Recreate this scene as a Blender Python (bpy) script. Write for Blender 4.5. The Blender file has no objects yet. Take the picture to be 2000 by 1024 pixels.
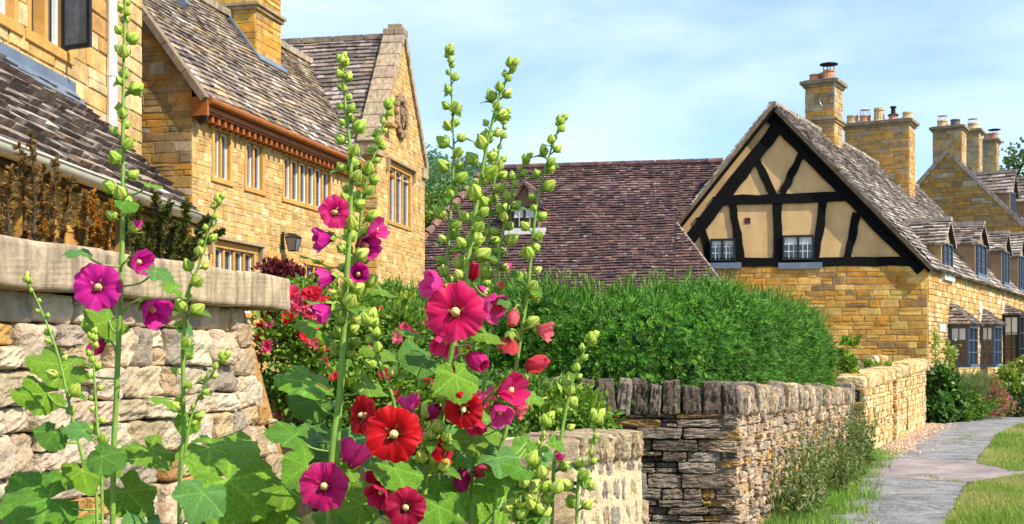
import bpy, math, random
import numpy as np
from mathutils import Vector, Matrix
R = math.radians
random.seed(7); rng = np.random.default_rng(11)
C = bpy.context.scene
COL = C.collection

# ------------------------------------------------------------------ camera, world, sun, exposure
CAMZ = 1.6; FPX = 2400.0; HOR = 690.0
cd = bpy.data.cameras.new('camera'); cam = bpy.data.objects.new('camera', cd); COL.objects.link(cam)
cam.location = (0, 0, CAMZ); cam.rotation_euler = (R(90), 0, 0)
cd.sensor_width = 36; cd.lens = FPX/2000*36; cd.shift_y = (HOR-512)/2000; cd.clip_end = 6000; cd.clip_start = .05
C.camera = cam
SUN = Vector((.60, -.36, .715)).normalized()
w = bpy.data.worlds.new('World'); C.world = w; w.use_nodes = True
nt = w.node_tree; nt.nodes.clear()
out = nt.nodes.new('ShaderNodeOutputWorld'); bg = nt.nodes.new('ShaderNodeBackground')
sky = nt.nodes.new('ShaderNodeTexSky'); sky.sky_type = 'NISHITA'; sky.sun_disc = False
sky.sun_elevation = math.asin(SUN.z); sky.sun_rotation = math.atan2(SUN.x, SUN.y)
sky.air_density = 1.0; sky.dust_density = .6; sky.ozone_density = 1.6
tc = nt.nodes.new('ShaderNodeTexCoord'); mp = nt.nodes.new('ShaderNodeMapping'); mp.inputs['Scale'].default_value = (1, 1, 2.6)
mp.inputs['Location'].default_value = (.35, .2, .1)
n1 = nt.nodes.new('ShaderNodeTexNoise'); n1.inputs['Scale'].default_value = 4.2; n1.inputs['Detail'].default_value = 9; n1.inputs['Roughness'].default_value = .52
n1.inputs['Distortion'].default_value = .35
cr = nt.nodes.new('ShaderNodeValToRGB'); cr.color_ramp.elements[0].position = .38; cr.color_ramp.elements[1].position = .72
cr.color_ramp.elements[0].color = (.22, .22, .22, 1); cr.color_ramp.elements[1].color = (.78, .78, .78, 1)
mx = nt.nodes.new('ShaderNodeMix'); mx.data_type = 'RGBA'; mx.inputs['B'].default_value = (5.6, 6.5, 7.7, 1)
gain = nt.nodes.new('ShaderNodeMix'); gain.data_type = 'RGBA'; gain.blend_type = 'MULTIPLY'; gain.inputs['Factor'].default_value = 1
gain.inputs['B'].default_value = (.80, 1.0, 1.22, 1)
nt.links.new(tc.outputs['Generated'], mp.inputs['Vector']); nt.links.new(mp.outputs[0], n1.inputs['Vector'])
nt.links.new(n1.outputs['Fac'], cr.inputs[0]); nt.links.new(sky.outputs[0], gain.inputs['A'])
nt.links.new(gain.outputs['Result'], mx.inputs['A']); nt.links.new(cr.outputs[0], mx.inputs['Factor'])
nt.links.new(mx.outputs['Result'], bg.inputs['Color']); bg.inputs['Strength'].default_value = .135
nt.links.new(bg.outputs[0], out.inputs['Surface'])
sd = bpy.data.lights.new('sun', 'SUN'); sd.energy = 5.0; sd.angle = R(.5); sd.color = (1, .93, .80)
so = bpy.data.objects.new('sun', sd); COL.objects.link(so); so.rotation_euler = SUN.to_track_quat('Z', 'Y').to_euler()
C.view_settings.view_transform = 'Standard'; C.view_settings.look = 'None'; C.view_settings.exposure = .55; C.view_settings.gamma = 1
C.render.engine = 'CYCLES'; C.cycles.use_denoising = True; C.cycles.max_bounces = 6; C.cycles.transparent_max_bounces = 8
C.cycles.sample_clamp_indirect = 6

# ------------------------------------------------------------------ helpers
def V3(*a): return Vector(a)
Z = Vector((0, 0, 1))
def U(u, v, Y): return Vector(((u-1000)/FPX*Y, Y, CAMZ+(HOR-v)/FPX*Y))
def G(u, v): return U(u, v, CAMZ*FPX/(v-HOR))
WL = {}
class MB:
    def __init__(s): s.V = []; s.F = {}; s.C = []; s.n = 0
    def add(s, V, F, col):
        V = np.asarray(V, float).reshape(-1, 3); n = len(V)
        c = np.asarray(col, float)
        if c.ndim == 1: c = np.tile(c, (n, 1))
        s.V.append(V); s.C.append(c[:, :3])
        if isinstance(F, np.ndarray): s.F.setdefault(F.shape[1], []).append(F+s.n)
        else:
            by = {}
            for f in F: by.setdefault(len(f), []).append(f)
            for k, fs in by.items(): s.F.setdefault(k, []).append(np.array(fs)+s.n)
        s.n += n
    def mesh(s, name, m, smooth=False, off=(0, 0, 0)):
        me = bpy.data.meshes.new(name)
        V = np.concatenate(s.V)-np.array(off); Cc = np.concatenate(s.C)
        ks = []; lp = []
        for k, fl in s.F.items():
            a = np.concatenate(fl); ks.append(np.full(len(a), k)); lp.append(a.ravel())
        ks = np.concatenate(ks); lp = np.concatenate(lp)
        me.vertices.add(len(V)); me.vertices.foreach_set('co', V.ravel())
        me.loops.add(len(lp)); me.loops.foreach_set('vertex_index', lp.astype(np.int32))
        me.polygons.add(len(ks)); me.polygons.foreach_set('loop_start', (np.cumsum(ks)-ks).astype(np.int32))
        me.polygons.foreach_set('use_smooth', np.full(len(ks), bool(smooth)))
        at = me.attributes.new('col', 'FLOAT_COLOR', 'POINT')
        at.data.foreach_set('color', np.concatenate([Cc, np.ones((len(Cc), 1))], 1).ravel())
        me.update(); me.validate()
        for q in (m if isinstance(m, (list, tuple)) else [m]): me.materials.append(q)
        return me
    def build(s, name, m, parent=None, smooth=False, bevel=0, loc=None):
        base = WL[parent.name] if parent else Vector(loc) if loc is not None else Vector((0, 0, 0))
        o = bpy.data.objects.new(name, s.mesh(name, m, smooth, base)); COL.objects.link(o)
        if parent: o.parent = parent
        else: o.location = base
        WL[o.name] = base
        if bevel:
            b = o.modifiers.new('bevel', 'BEVEL'); b.width = bevel; b.segments = 2; b.limit_method = 'ANGLE'; b.angle_limit = R(40)
        return o
def thing(name, label, cat, loc=(0, 0, 0), group=None):
    o = bpy.data.objects.new(name, None); COL.objects.link(o); o.location = loc; o.empty_display_size = .2
    WL[o.name] = Vector(loc); o['label'] = label; o['category'] = cat
    if group: o['group'] = group
    return o
def tag(o, label, cat, group=None, kind=None):
    if label: o['label'] = label
    if cat: o['category'] = cat
    if group: o['group'] = group
    if kind: o['kind'] = kind
    return o
def structure(o, label=None):
    o['kind'] = 'structure'
    if label: o['label'] = label
    return o

class Fr:   # a plane: o + ex*s + ey*t + n*d
    def __init__(s, o, ex, ey=Z):
        s.o = Vector(o); s.ex = Vector(ex).normalized(); ey = Vector(ey); ey = ey-s.ex*ey.dot(s.ex); s.ey = ey.normalized(); s.n = s.ex.cross(s.ey)
    def w(s, a, b, d=0): return s.o+s.ex*a+s.ey*b+s.n*d
    def loc(s, p): p = Vector(p)-s.o; return (p.dot(s.ex), p.dot(s.ey))
    def px(s, u, v, d=0):
        r = Vector(((u-1000)/FPX, 1, (HOR-v)/FPX)); c = Vector((0, 0, CAMZ))
        o = s.o+s.n*d; k = (o-c).dot(s.n)/r.dot(s.n); p = c+r*k-s.o
        return (p.dot(s.ex), p.dot(s.ey))
    def su(s, u): return s.px(u, HOR)[0]

def jit(c, a=.1):
    k = 1+random.uniform(-a, a); return tuple(max(.002, x*k*(1+random.uniform(-.04, .04))) for x in c)
def pick(pal):
    t = random.random()*sum(p[1] for p in pal)
    for c, wt in pal:
        t -= wt
        if t <= 0: return jit(c, .14)
    return jit(pal[-1][0], .14)
def hexa(mb, P, col):   # 8 points: bottom ring 0-3, top ring 4-7
    mb.add([tuple(p) for p in P], [(3, 2, 1, 0), (4, 5, 6, 7), (0, 1, 5, 4), (1, 2, 6, 5), (2, 3, 7, 6), (3, 0, 4, 7)], col)
def fbox(mb, F, s0, s1, t0, t1, d0, d1, col=(1, 1, 1)):
    hexa(mb, [F.w(s0, t0, d0), F.w(s1, t0, d0), F.w(s1, t0, d1), F.w(s0, t0, d1), F.w(s0, t1, d0), F.w(s1, t1, d0), F.w(s1, t1, d1), F.w(s0, t1, d1)][::1], col)
def prism(mb, F, poly, d0, d1, col=(1, 1, 1)):
    n = len(poly)
    P = [F.w(a, b, d0) for a, b in poly]+[F.w(a, b, d1) for a, b in poly]
    fs = [tuple(range(n, 2*n)), tuple(range(n-1, -1, -1))]+[(i, (i+1) % n, n+(i+1) % n, n+i) for i in range(n)]
    mb.add([tuple(p) for p in P], fs, col)
def clip(poly, conv):
    for i in range(len(conv)):
        a = conv[i]; b = conv[(i+1) % len(conv)]; res = []
        ex, ey = b[0]-a[0], b[1]-a[1]
        f = lambda p: ex*(p[1]-a[1])-ey*(p[0]-a[0])
        for j in range(len(poly)):
            p = poly[j]; q = poly[(j+1) % len(poly)]; fp, fq = f(p), f(q)
            if fp >= 0: res.append(p)
            if (fp > 0 and fq < 0) or (fp < 0 and fq > 0):
                k = fp/(fp-fq); res.append((p[0]+(q[0]-p[0])*k, p[1]+(q[1]-p[1])*k))
        poly = res
        if len(poly) < 3: return []
    out = [poly[0]]
    for p in poly[1:]:
        if abs(p[0]-out[-1][0])+abs(p[1]-out[-1][1]) > 1e-4: out.append(p)
    return out if len(out) > 2 else []
def area(p): return .5*sum(p[i][0]*p[(i+1) % len(p)][1]-p[(i+1) % len(p)][0]*p[i][1] for i in range(len(p)))
def ccw(p): return p if area(p) > 0 else p[::-1]

def stone_panel(mb, F, poly, holes=(), ch=(.09, .16), cl=(.18, .42), pal=None, gap=.012, proud=(.012, .03), bev=.010, mortar=(.47, .325, .15), rough=.006, seed=1, quoin=()):
    """coursed rubble: each stone its own bevelled block in front of a mortar bed"""
    rs = random.Random(seed); poly = ccw(list(poly))
    t0 = min(p[1] for p in poly); t1 = max(p[1] for p in poly); s0 = min(p[0] for p in poly); s1 = max(p[0] for p in poly)
    br = sorted(set([t0, t1]+[h[1] for h in holes if t0 < h[1] < t1]+[h[3] for h in holes if t0 < h[3] < t1]))
    for b0, b1 in zip(br[:-1], br[1:]):
        if b1-b0 < .004: continue
        t = b0; rows = []
        while t < b1-1e-6:
            h = rs.uniform(*ch)
            if b1-(t+h) < ch[0]*.7: h = b1-t
            rows.append((t, min(b1, t+h))); t += h
        mid = (b0+b1)/2
        iv = [(s0, s1)]
        for h in holes:
            if h[1] < mid < h[3]:
                nv = []
                for a, b in iv:
                    if h[2] <= a or h[0] >= b: nv.append((a, b)); continue
                    if h[0] > a: nv.append((a, h[0]))
                    if h[2] < b: nv.append((h[2], b))
                iv = nv
        for a, b in iv:
            q = clip([(a, b0), (b, b0), (b, b1), (a, b1)], poly)
            if q: mb.add([tuple(F.w(x, y, 0)) for x, y in q], [tuple(range(len(q)))], mortar)
            for ri, (r0, r1) in enumerate(rows):
                s = a
                while s < b-1e-6:
                    L = rs.uniform(*cl)*(0.75+.35*(r1-r0)/ch[1])
                    if b-(s+L) < cl[0]*.6: L = b-s
                    e = min(b, s+L)
                    parts = [(r0, r1)]
                    if r1-r0 > ch[0]*1.5 and rs.random() < .18: m = (r0+r1)/2; parts = [(r0, m), (m, r1)]
                    for y0, y1 in parts:
                        g = gap/2*rs.uniform(.6, 1.5); J = lambda: rs.uniform(-rough, rough)
                        st = [(s+g+J(), y0+g+J()), (e-g+J(), y0+g+J()), (e-g+J(), y1-g+J()), (s+g+J(), y1-g+J())]
                        q = clip(st, poly)
                        if q and abs(area(q)) > .0006:
                            cx = sum(p[0] for p in q)/len(q); cy = sum(p[1] for p in q)/len(q)
                            pr = rs.uniform(*proud); n = len(q); bb = bev
                            P = [F.w(x, y, -.004) for x, y in q]
                            mr = min(max(p[0] for p in q)-min(p[0] for p in q), max(p[1] for p in q)-min(p[1] for p in q))
                            k = max(.55, 1-2*bb/max(mr, .02))
                            P += [F.w(x, y, pr*.72) for x, y in q]
                            P += [F.w(cx+(x-cx)*k, cy+(y-cy)*k, pr+rs.uniform(-.003, .003)) for x, y in q]
                            fs = [tuple(range(2*n, 3*n))]
                            for i in range(n):
                                j = (i+1) % n; fs += [(i, j, n+j, n+i), (n+i, n+j, 2*n+j, 2*n+i)]
                            mb.add([tuple(p) for p in P], fs, pick(pal))
                    s = e

def roof_panel(mb, F, poly, gauge=.14, tw=(.16, .3), th=.03, pal=None, rough=.012, seed=1, colf=None, shrink=0):
    """courses of separate tiles or slates, each with its thickness; F.ey points up the slope"""
    rs = random.Random(seed); poly = ccw(list(poly))
    t0 = min(p[1] for p in poly); t1 = max(p[1] for p in poly); s0 = min(p[0] for p in poly); s1 = max(p[0] for p in poly)
    mb.add([tuple(F.w(x, y, -.035)) for x, y in poly], [tuple(range(len(poly)))], (.05, .04, .035))
    t = t0
    while t < t1-.01:
        g = gauge*(1-shrink*(t-t0)/(t1-t0))*rs.uniform(.93, 1.07); s = s0-rs.uniform(0, tw[1])
        while s < s1:
            wd = rs.uniform(*tw); c = pick(pal)
            if colf: c = colf(s, t, c, rs)
            j = rs.uniform(-rough, rough); j2 = rs.uniform(-rough, rough)
            q = clip([(s+.003, t-.012+j), (s+wd-.003, t-.012+j2), (s+wd-.003, t+g), (s+.003, t+g)], [(s0-1, t0-.03), (s1+1, t0-.03), (s1+1, t1+1), (s0-1, t1+1)])
            q = clip(q, poly) if t > t0+.01 else clip(q, [(p[0], p[1]-.03 if p[1] < t0+.01 else p[1]) for p in poly])
            if q and abs(area(q)) > .0004:
                n = len(q); lift = th*rs.uniform(.75, 1.3); tl = rs.uniform(-.008, .008)
                P = [F.w(x, y, -.03) for x, y in q]
                P += [F.w(x, y, lift*(1.12-.95*(y-t)/g)+tl*(x-s)/wd+.018*math.sin(x*1.3+seed)*math.sin(y*1.1+seed*.7)+.010*math.sin(x*3.1+y*2+seed)) for x, y in q]
                mb.add([tuple(p) for p in P], [tuple(range(n, 2*n))]+[(i, (i+1) % n, n+(i+1) % n, n+i) for i in range(n)], c)
            s += wd
        t += g

def tube(mb, pts, rad, n=8, col=(1, 1, 1), cap=True):
    pts = [Vector(p) for p in pts]; m = len(pts)
    rad = [rad]*m if not hasattr(rad, '__len__') else rad
    V = []; cols = []
    for i, p in enumerate(pts):
        d = (pts[min(i+1, m-1)]-pts[max(i-1, 0)]).normalized()
        a = d.cross(Vector((.31, -.9, .2))).normalized(); b = d.cross(a)
        for k in range(n):
            th = 2*math.pi*k/n; V.append(tuple(p+a*(math.cos(th)*rad[i])+b*(math.sin(th)*rad[i])))
    F = [(i*n+k, i*n+(k+1) % n, (i+1)*n+(k+1) % n, (i+1)*n+k) for i in range(m-1) for k in range(n)]
    if cap: F += [tuple(range(n))[::-1], tuple((m-1)*n+k for k in range(n))]
    mb.add(V, F, col)
def smooth_path(P, n=6):
    P = [np.array(p, float) for p in P]; Q = [2*P[0]-P[1]]+P+[2*P[-1]-P[-2]]; res = []
    for i in range(1, len(Q)-2):
        for k in range(n):
            t = k/n; a, b, c, d = Q[i-1:i+3]
            res.append(.5*((2*b)+(c-a)*t+(2*a-5*b+4*c-d)*t*t+(3*b-a-3*c+d)*t**3))
    res.append(P[-1]); return [Vector(tuple(r)) for r in res]

# rounded stone: a box grid pushed onto a superellipsoid, roughened with waves
def cube_grid(n):
    key = {}; V = []; F = []
    for ax in range(3):
        for sg in (-1, 1):
            g = {}
            for i in range(n+1):
                for j in range(n+1):
                    p = [0, 0, 0]; p[ax] = sg; p[(ax+1) % 3] = -1+2*i/n; p[(ax+2) % 3] = -1+2*j/n
                    k = tuple(round(x, 5) for x in p)
                    if k not in key: key[k] = len(V); V.append(p)
                    g[i, j] = key[k]
            for i in range(n):
                for j in range(n):
                    f = (g[i, j], g[i+1, j], g[i+1, j+1], g[i, j+1]); F.append(f if sg > 0 else f[::-1])
    return np.array(V, float), np.array(F)
GRID = {n: cube_grid(n) for n in (3, 4, 5, 6, 7, 8, 12)}
def stone3d(mb, F, c, dim, col, n=5, e=5, amp=.06, tilt=0, taper=0, jag=0):
    V, Fc = GRID[n]
    nv = (np.abs(V)**e).sum(1)**(1/e); P = V/nv[:, None]
    ph = rng.uniform(0, 6.28, 9); fr = rng.uniform(1.2, 3.4, 9)
    dsp = sum(np.sin(fr[i]*(P[:, i % 3]*1.3+P[:, (i+1) % 3]*.7)+ph[i]) for i in range(9))/9
    fine = sum(np.sin(3.1*fr[i]*(P[:, i % 3]-P[:, (i+2) % 3]*.8)+ph[8-i]) for i in range(6))/6
    P = P*(1+amp*2.2*dsp+amp*1.1*fine)[:, None]
    if jag: P = P+rng.uniform(-jag, jag, P.shape)*np.array([min(1, .09/dim[0]), min(1, .09/dim[1]), .5])+P*0; P[:, 1] += P[:, 0]*rng.uniform(-.10, .10); P[:, 0] += P[:, 1]*rng.uniform(-.10, .10)*dim[1]/dim[0]
    P = P*np.array([1+taper*0, 1, 1]); P[:, 0] *= 1-taper*(P[:, 1]*.5+.5)
    P = P*(np.array(dim)/2)
    if tilt:
        ct, st = math.cos(tilt), math.sin(tilt); x = P[:, 0]*ct-P[:, 1]*st; y = P[:, 0]*st+P[:, 1]*ct; P[:, 0] = x; P[:, 1] = y
    P = P+np.array(c); M = np.array([F.ex[:], F.ey[:], F.n[:]])
    cc = np.tile(np.array(col), (len(P), 1))
    mb.add(P@M+np.array(F.o[:]), Fc, cc)

# ------------------------------------------------------------------ materials
def mat(name, col=None, rough=.85, var=.35, vs=6, bump=.3, bs=40, bdist=.01, specks=(), streak=None, crack=None, transl=0, spec=.3, metal=0, coat=0, tcol=None):
    m = bpy.data.materials.new(name); m.use_nodes = True; t = m.node_tree; N = t.nodes; L = t.links
    b = N['Principled BSDF']; o = N['Material Output']
    b.inputs['Roughness'].default_value = rough; b.inputs['Specular IOR Level'].default_value = spec; b.inputs['Metallic'].default_value = metal
    b.inputs['Coat Weight'].default_value = coat
    tcn = N.new('ShaderNodeTexCoord'); co = tcn.outputs['Object']
    def noise(sc, det=6, ro=.6):
        n = N.new('ShaderNodeTexNoise'); n.inputs['Scale'].default_value = sc; n.inputs['Detail'].default_value = det; n.inputs['Roughness'].default_value = ro
        L.new(co, n.inputs['Vector']); return n.outputs['Fac']
    def ramp(src, lo, hi, a, c):
        r = N.new('ShaderNodeMapRange'); r.inputs['From Min'].default_value = lo; r.inputs['From Max'].default_value = hi
        r.inputs['To Min'].default_value = a; r.inputs['To Max'].default_value = c; L.new(src, r.inputs['Value']); return r.outputs['Result']
    if col is None:
        a = N.new('ShaderNodeAttribute'); a.attribute_name = 'col'; cs = a.outputs['Color']
    else:
        a = N.new('ShaderNodeRGB'); a.outputs[0].default_value = (*col, 1); cs = a.outputs[0]
    if var:
        for sc, k in ((vs, var), (vs*5.3, var*.6)):
            mm = N.new('ShaderNodeMix'); mm.data_type = 'RGBA'; mm.blend_type = 'MULTIPLY'; mm.inputs['Factor'].default_value = 1
            L.new(cs, mm.inputs['A']); L.new(ramp(noise(sc), .3, .7, 1-k, 1+k), mm.inputs['B']); cs = mm.outputs['Result']
    for sc, lo, hi, c, amt in specks:
        mm = N.new('ShaderNodeMix'); mm.data_type = 'RGBA'
        L.new(cs, mm.inputs['A']); mm.inputs['B'].default_value = (*c, 1); L.new(ramp(noise(sc, 8, .65), lo, hi, 0, amt), mm.inputs['Factor']); cs = mm.outputs['Result']
    if crack:
        nz = N.new('ShaderNodeTexNoise'); nz.inputs['Scale'].default_value = 3; nz.inputs['Detail'].default_value = 6; L.new(tcn.outputs['Object'], nz.inputs['Vector'])
        va = N.new('ShaderNodeMix'); va.data_type = 'VECTOR'; va.inputs['Factor'].default_value = .22; L.new(tcn.outputs['Object'], va.inputs['A']); L.new(nz.outputs['Color'], va.inputs['B'])
        vo_ = N.new('ShaderNodeTexVoronoi'); vo_.feature = 'DISTANCE_TO_EDGE'; vo_.inputs['Scale'].default_value = crack[0]; L.new(va.outputs['Result'], vo_.inputs['Vector'])
        mm = N.new('ShaderNodeMix'); mm.data_type = 'RGBA'; L.new(cs, mm.inputs['A']); mm.inputs['B'].default_value = (*crack[2], 1); L.new(ramp(vo_.outputs['Distance'], 0, crack[1], .9, 0), mm.inputs['Factor']); cs = mm.outputs['Result']
    if streak:
        mpn = N.new('ShaderNodeMapping'); mpn.inputs['Scale'].default_value = streak[0]; L.new(tcn.outputs['Object'], mpn.inputs['Vector'])
        sn = N.new('ShaderNodeTexNoise'); sn.inputs['Scale'].default_value = 1; sn.inputs['Detail'].default_value = 5; L.new(mpn.outputs[0], sn.inputs['Vector'])
        mm = N.new('ShaderNodeMix'); mm.data_type = 'RGBA'; L.new(cs, mm.inputs['A']); mm.inputs['B'].default_value = (*streak[1], 1); L.new(ramp(sn.outputs['Fac'], .48, .66, 0, streak[2]), mm.inputs['Factor']); cs = mm.outputs['Result']
    L.new(cs, b.inputs['Base Color'])
    if bump:
        bp = N.new('ShaderNodeBump'); bp.inputs['Strength'].default_value = bump; bp.inputs['Distance'].default_value = bdist
        L.new(noise(bs, 9, .65), bp.inputs['Height']); L.new(bp.outputs[0], b.inputs['Normal'])
    if transl:
        tr = N.new('ShaderNodeBsdfTranslucent'); ms = N.new('ShaderNodeMixShader'); ms.inputs[0].default_value = transl
        src = cs
        if tcol:
            mm = N.new('ShaderNodeMix'); mm.data_type = 'RGBA'; mm.blend_type = 'MULTIPLY'; mm.inputs['Factor'].default_value = 1
            L.new(cs, mm.inputs['A']); mm.inputs['B'].default_value = (*tcol, 1); src = mm.outputs['Result']
        L.new(src, tr.inputs['Color']); L.new(b.outputs[0], ms.inputs[1]); L.new(tr.outputs[0], ms.inputs[2]); L.new(ms.outputs[0], o.inputs['Surface'])
    return m
M = {}
M['stone'] = mat('honey_stone', var=.32, vs=5, bump=.55, bs=38, bdist=.012, specks=[(3.2, .6, .75, (.62, .50, .30), .5), (9, .62, .7, (.17, .12, .07), .6)])
M['ashlar'] = mat('dressed_stone', var=.18, vs=7, bump=.25, bs=60, specks=[(5, .62, .75, (.25, .16, .06), .4)])
M['cream'] = mat('pale_wall_stone', var=.22, vs=6, bump=1, bs=15, bdist=.05, specks=[(5, .56, .72, (.44, .26, .12), .55), (14, .6, .7, (.15, .11, .08), .6)])
M['drystone'] = mat('weathered_dry_stone', var=.45, vs=9, bump=1, bs=20, bdist=.05, specks=[(26, .58, .66, (.46, .40, .31), .6), (7, .63, .72, (.42, .17, .03), .75), (14, .62, .7, (.04, .032, .028), .7)])
M['goldrubble'] = mat('golden_rubble', var=.3, vs=8, bump=1, bs=20, bdist=.04, specks=[(20, .64, .72, (.2, .13, .06), .6)])
M['capping'] = mat('weathered_capping_stone', var=.28, vs=7, bump=.5, bs=45, specks=[(4.5, .52, .68, (.22, .165, .11), .6), (16, .58, .68, (.13, .10, .075), .55)], streak=((16, 16, 1.6), (.17, .125, .085), .75))
M['slate'] = mat('stone_slates', var=.45, vs=7, bump=.7, bs=42, bdist=.012, specks=[(17, .58, .68, (.50, .45, .40), .65), (6, .64, .74, (.33, .24, .10), .5)])
M['tile'] = mat('clay_tiles', var=.4, vs=6, bump=.6, bs=40, specks=[(9, .60, .66, (.46, .43, .42), .8), (4, .64, .8, (.04, .03, .03), .5)])
M['lead'] = mat('lead_flashing', (.17, .205, .26), rough=.45, var=.2, vs=3, bump=.15, bs=14, metal=.3, spec=.5)
M['gutter'] = mat('cream_paint', (.68, .62, .47), rough=.4, var=.12, vs=4, bump=.05, spec=.5, specks=[(5, .6, .8, (.35, .3, .2), .5)])
M['rust'] = mat('orange_brown_paint', (.31, .095, .018), rough=.5, var=.2, vs=5, bump=.1)
M['white'] = mat('white_paint', (.74, .74, .70), rough=.45, var=.08, bump=.05)
M['black'] = mat('black_timber', (.0055, .005, .005), rough=.8, var=.4, vs=9, bump=.9, bs=22, bdist=.02, spec=.12)
M['plaster'] = mat('ochre_plaster', (.66, .43, .20), rough=.9, var=.10, vs=3, bump=.22, bs=22, bdist=.012, specks=[(2.2, .5, .75, (.50, .31, .14), .55), (7, .6, .8, (.72, .50, .27), .4)], streak=((3, 3, .5), (.46, .29, .13), .45))
M['render'] = mat('brown_render', (.27, .175, .10), rough=.9, var=.2, vs=3, bump=.3, bs=30)
M['slateblue'] = mat('slate_blue_paint', (.055, .085, .135), rough=.4, var=.12, bump=.08, spec=.5)
M['dark_paint'] = mat('dark_window_paint', (.018, .019, .024), rough=.4, var=.15, bump=.1)
M['glass'] = mat('window_glass', (.022, .026, .032), rough=.04, var=0, bump=.04, bs=3, bdist=.02, spec=.9)
M['litglass'] = mat('pale_window_glass', (.16, .17, .18), rough=.05, var=.35, vs=2.5, bump=.03, bs=3, spec=.9)
M['curtain'] = mat('white_blind', (.70, .70, .68), rough=.7, var=.06, bump=.1)
M['iron'] = mat('black_iron', (.012, .012, .013), rough=.4, var=.2, bump=.1, spec=.5)
M['pot'] = mat('terracotta_pot', var=.25, vs=8, bump=.2)
M['asphalt'] = mat('worn_asphalt', (.205, .198, .195), crack=(.33, .007, (.06, .06, .045)), rough=.9, var=.5, vs=2.4, bump=1, bs=28, bdist=.03, specks=[(1.3, .5, .6, (.30, .275, .25), .8), (22, .54, .62, (.40, .39, .38), .7), (5.5, .56, .66, (.085, .08, .075), .7), (2.1, .67, .72, (.14, .19, .05), .7)])
M['pinkpath'] = mat('pink_asphalt', (.27, .215, .20), rough=.9, var=.35, vs=1.6, bump=1, bs=40, bdist=.006, specks=[(50, .6, .7, (.42, .36, .33), .5)])
M['earth'] = mat('soil_and_turf', (.075, .085, .025), rough=1, var=.5, vs=.9, bump=.6, bs=20, specks=[(.8, .52, .7, (.13, .16, .035), .7)])
M['soil'] = mat('garden_soil', (.05, .035, .022), rough=1, var=.4, vs=5, bump=.8, bs=30, bdist=.03)
M['grass'] = mat('grass_blades', rough=.6, var=0, bump=0, transl=.35, spec=.25)
M['leaf'] = mat('leaf', rough=.42, var=.36, vs=14, specks=[(20, .64, .70, (.33, .30, .06), .7), (33, .69, .73, (.16, .09, .03), .8)], bump=.6, bs=45, bdist=.008, transl=.34, spec=.35, tcol=(1.3, 1.25, .6))
M['foliage'] = mat('foliage', rough=.55, var=0, bump=0, transl=.30, spec=.3, tcol=(1.2, 1.2, .6))
M['yew'] = mat('yew', rough=.5, var=0, bump=0, transl=.2, spec=.3)
M['bud'] = mat('bud', rough=.55, var=.12, vs=60, bump=.2, bs=160, bdist=.002, transl=.22, spec=.25, tcol=(1.2, 1.15, .6))
M['stem'] = mat('stem', rough=.55, var=.2, vs=25, bump=.3, bs=140, bdist=.002, spec=.3)
M['petal'] = mat('petal', rough=.5, var=.07, vs=40, bump=.2, bs=70, bdist=.003, transl=.52, spec=.18)
M['stamen'] = mat('stamen', (.74, .56, .24), rough=.8, var=.2, vs=120, bump=.8, bs=300, bdist=.003)
M['bark'] = mat('bark', (.08, .055, .035), rough=.95, var=.4, vs=20, bump=.8, bs=40)
M['signpaint'] = mat('sign_slate', (.012, .014, .016), rough=.5, var=.15, bump=.1)
M['hill'] = mat('hill_turf', (.05, .085, .03), rough=1, var=.3, vs=.05, bump=0)

P_HONEY = [((.52, .31, .105), 5), ((.58, .39, .165), 4), ((.50, .245, .052), 3), ((.38, .22, .075), 1.1), ((.60, .45, .23), 1.1), ((.42, .31, .16), .5)]
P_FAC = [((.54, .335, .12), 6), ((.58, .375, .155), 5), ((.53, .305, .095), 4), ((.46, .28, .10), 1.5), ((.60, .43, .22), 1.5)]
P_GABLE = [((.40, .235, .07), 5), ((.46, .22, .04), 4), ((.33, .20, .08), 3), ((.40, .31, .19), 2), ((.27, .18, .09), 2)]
P_GOLD = [((.54, .295, .06), 5), ((.58, .36, .10), 4), ((.52, .245, .035), 4), ((.40, .205, .05), 2), ((.28, .17, .07), .7)]
P_LIGHT = [((.64, .45, .21), 5), ((.68, .52, .28), 4), ((.58, .36, .13), 3), ((.46, .27, .09), 1)]
P_SLATE = [((.20, .155, .125), 4), ((.29, .225, .17), 4), ((.13, .10, .085), 3), ((.40, .31, .20), 2), ((.34, .235, .12), 1.4), ((.46, .40, .33), 1)]
P_SLATE2 = [((.27, .22, .185), 4), ((.36, .30, .25), 4), ((.19, .15, .125), 3), ((.46, .39, .33), 2), ((.14, .105, .09), 1)]
P_SLATE3 = [((.17, .135, .12), 4), ((.25, .195, .165), 4), ((.11, .09, .08), 3), ((.36, .30, .27), 1.5), ((.28, .19, .12), 1)]
P_TILE = [((.100, .055, .054), 5), ((.128, .070, .064), 4), ((.080, .046, .048), 3), ((.165, .092, .070), 2), ((.06, .038, .040), 2)]
ORANGE = (.52, .255, .055)
ASH = (.54, .29, .075)

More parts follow.
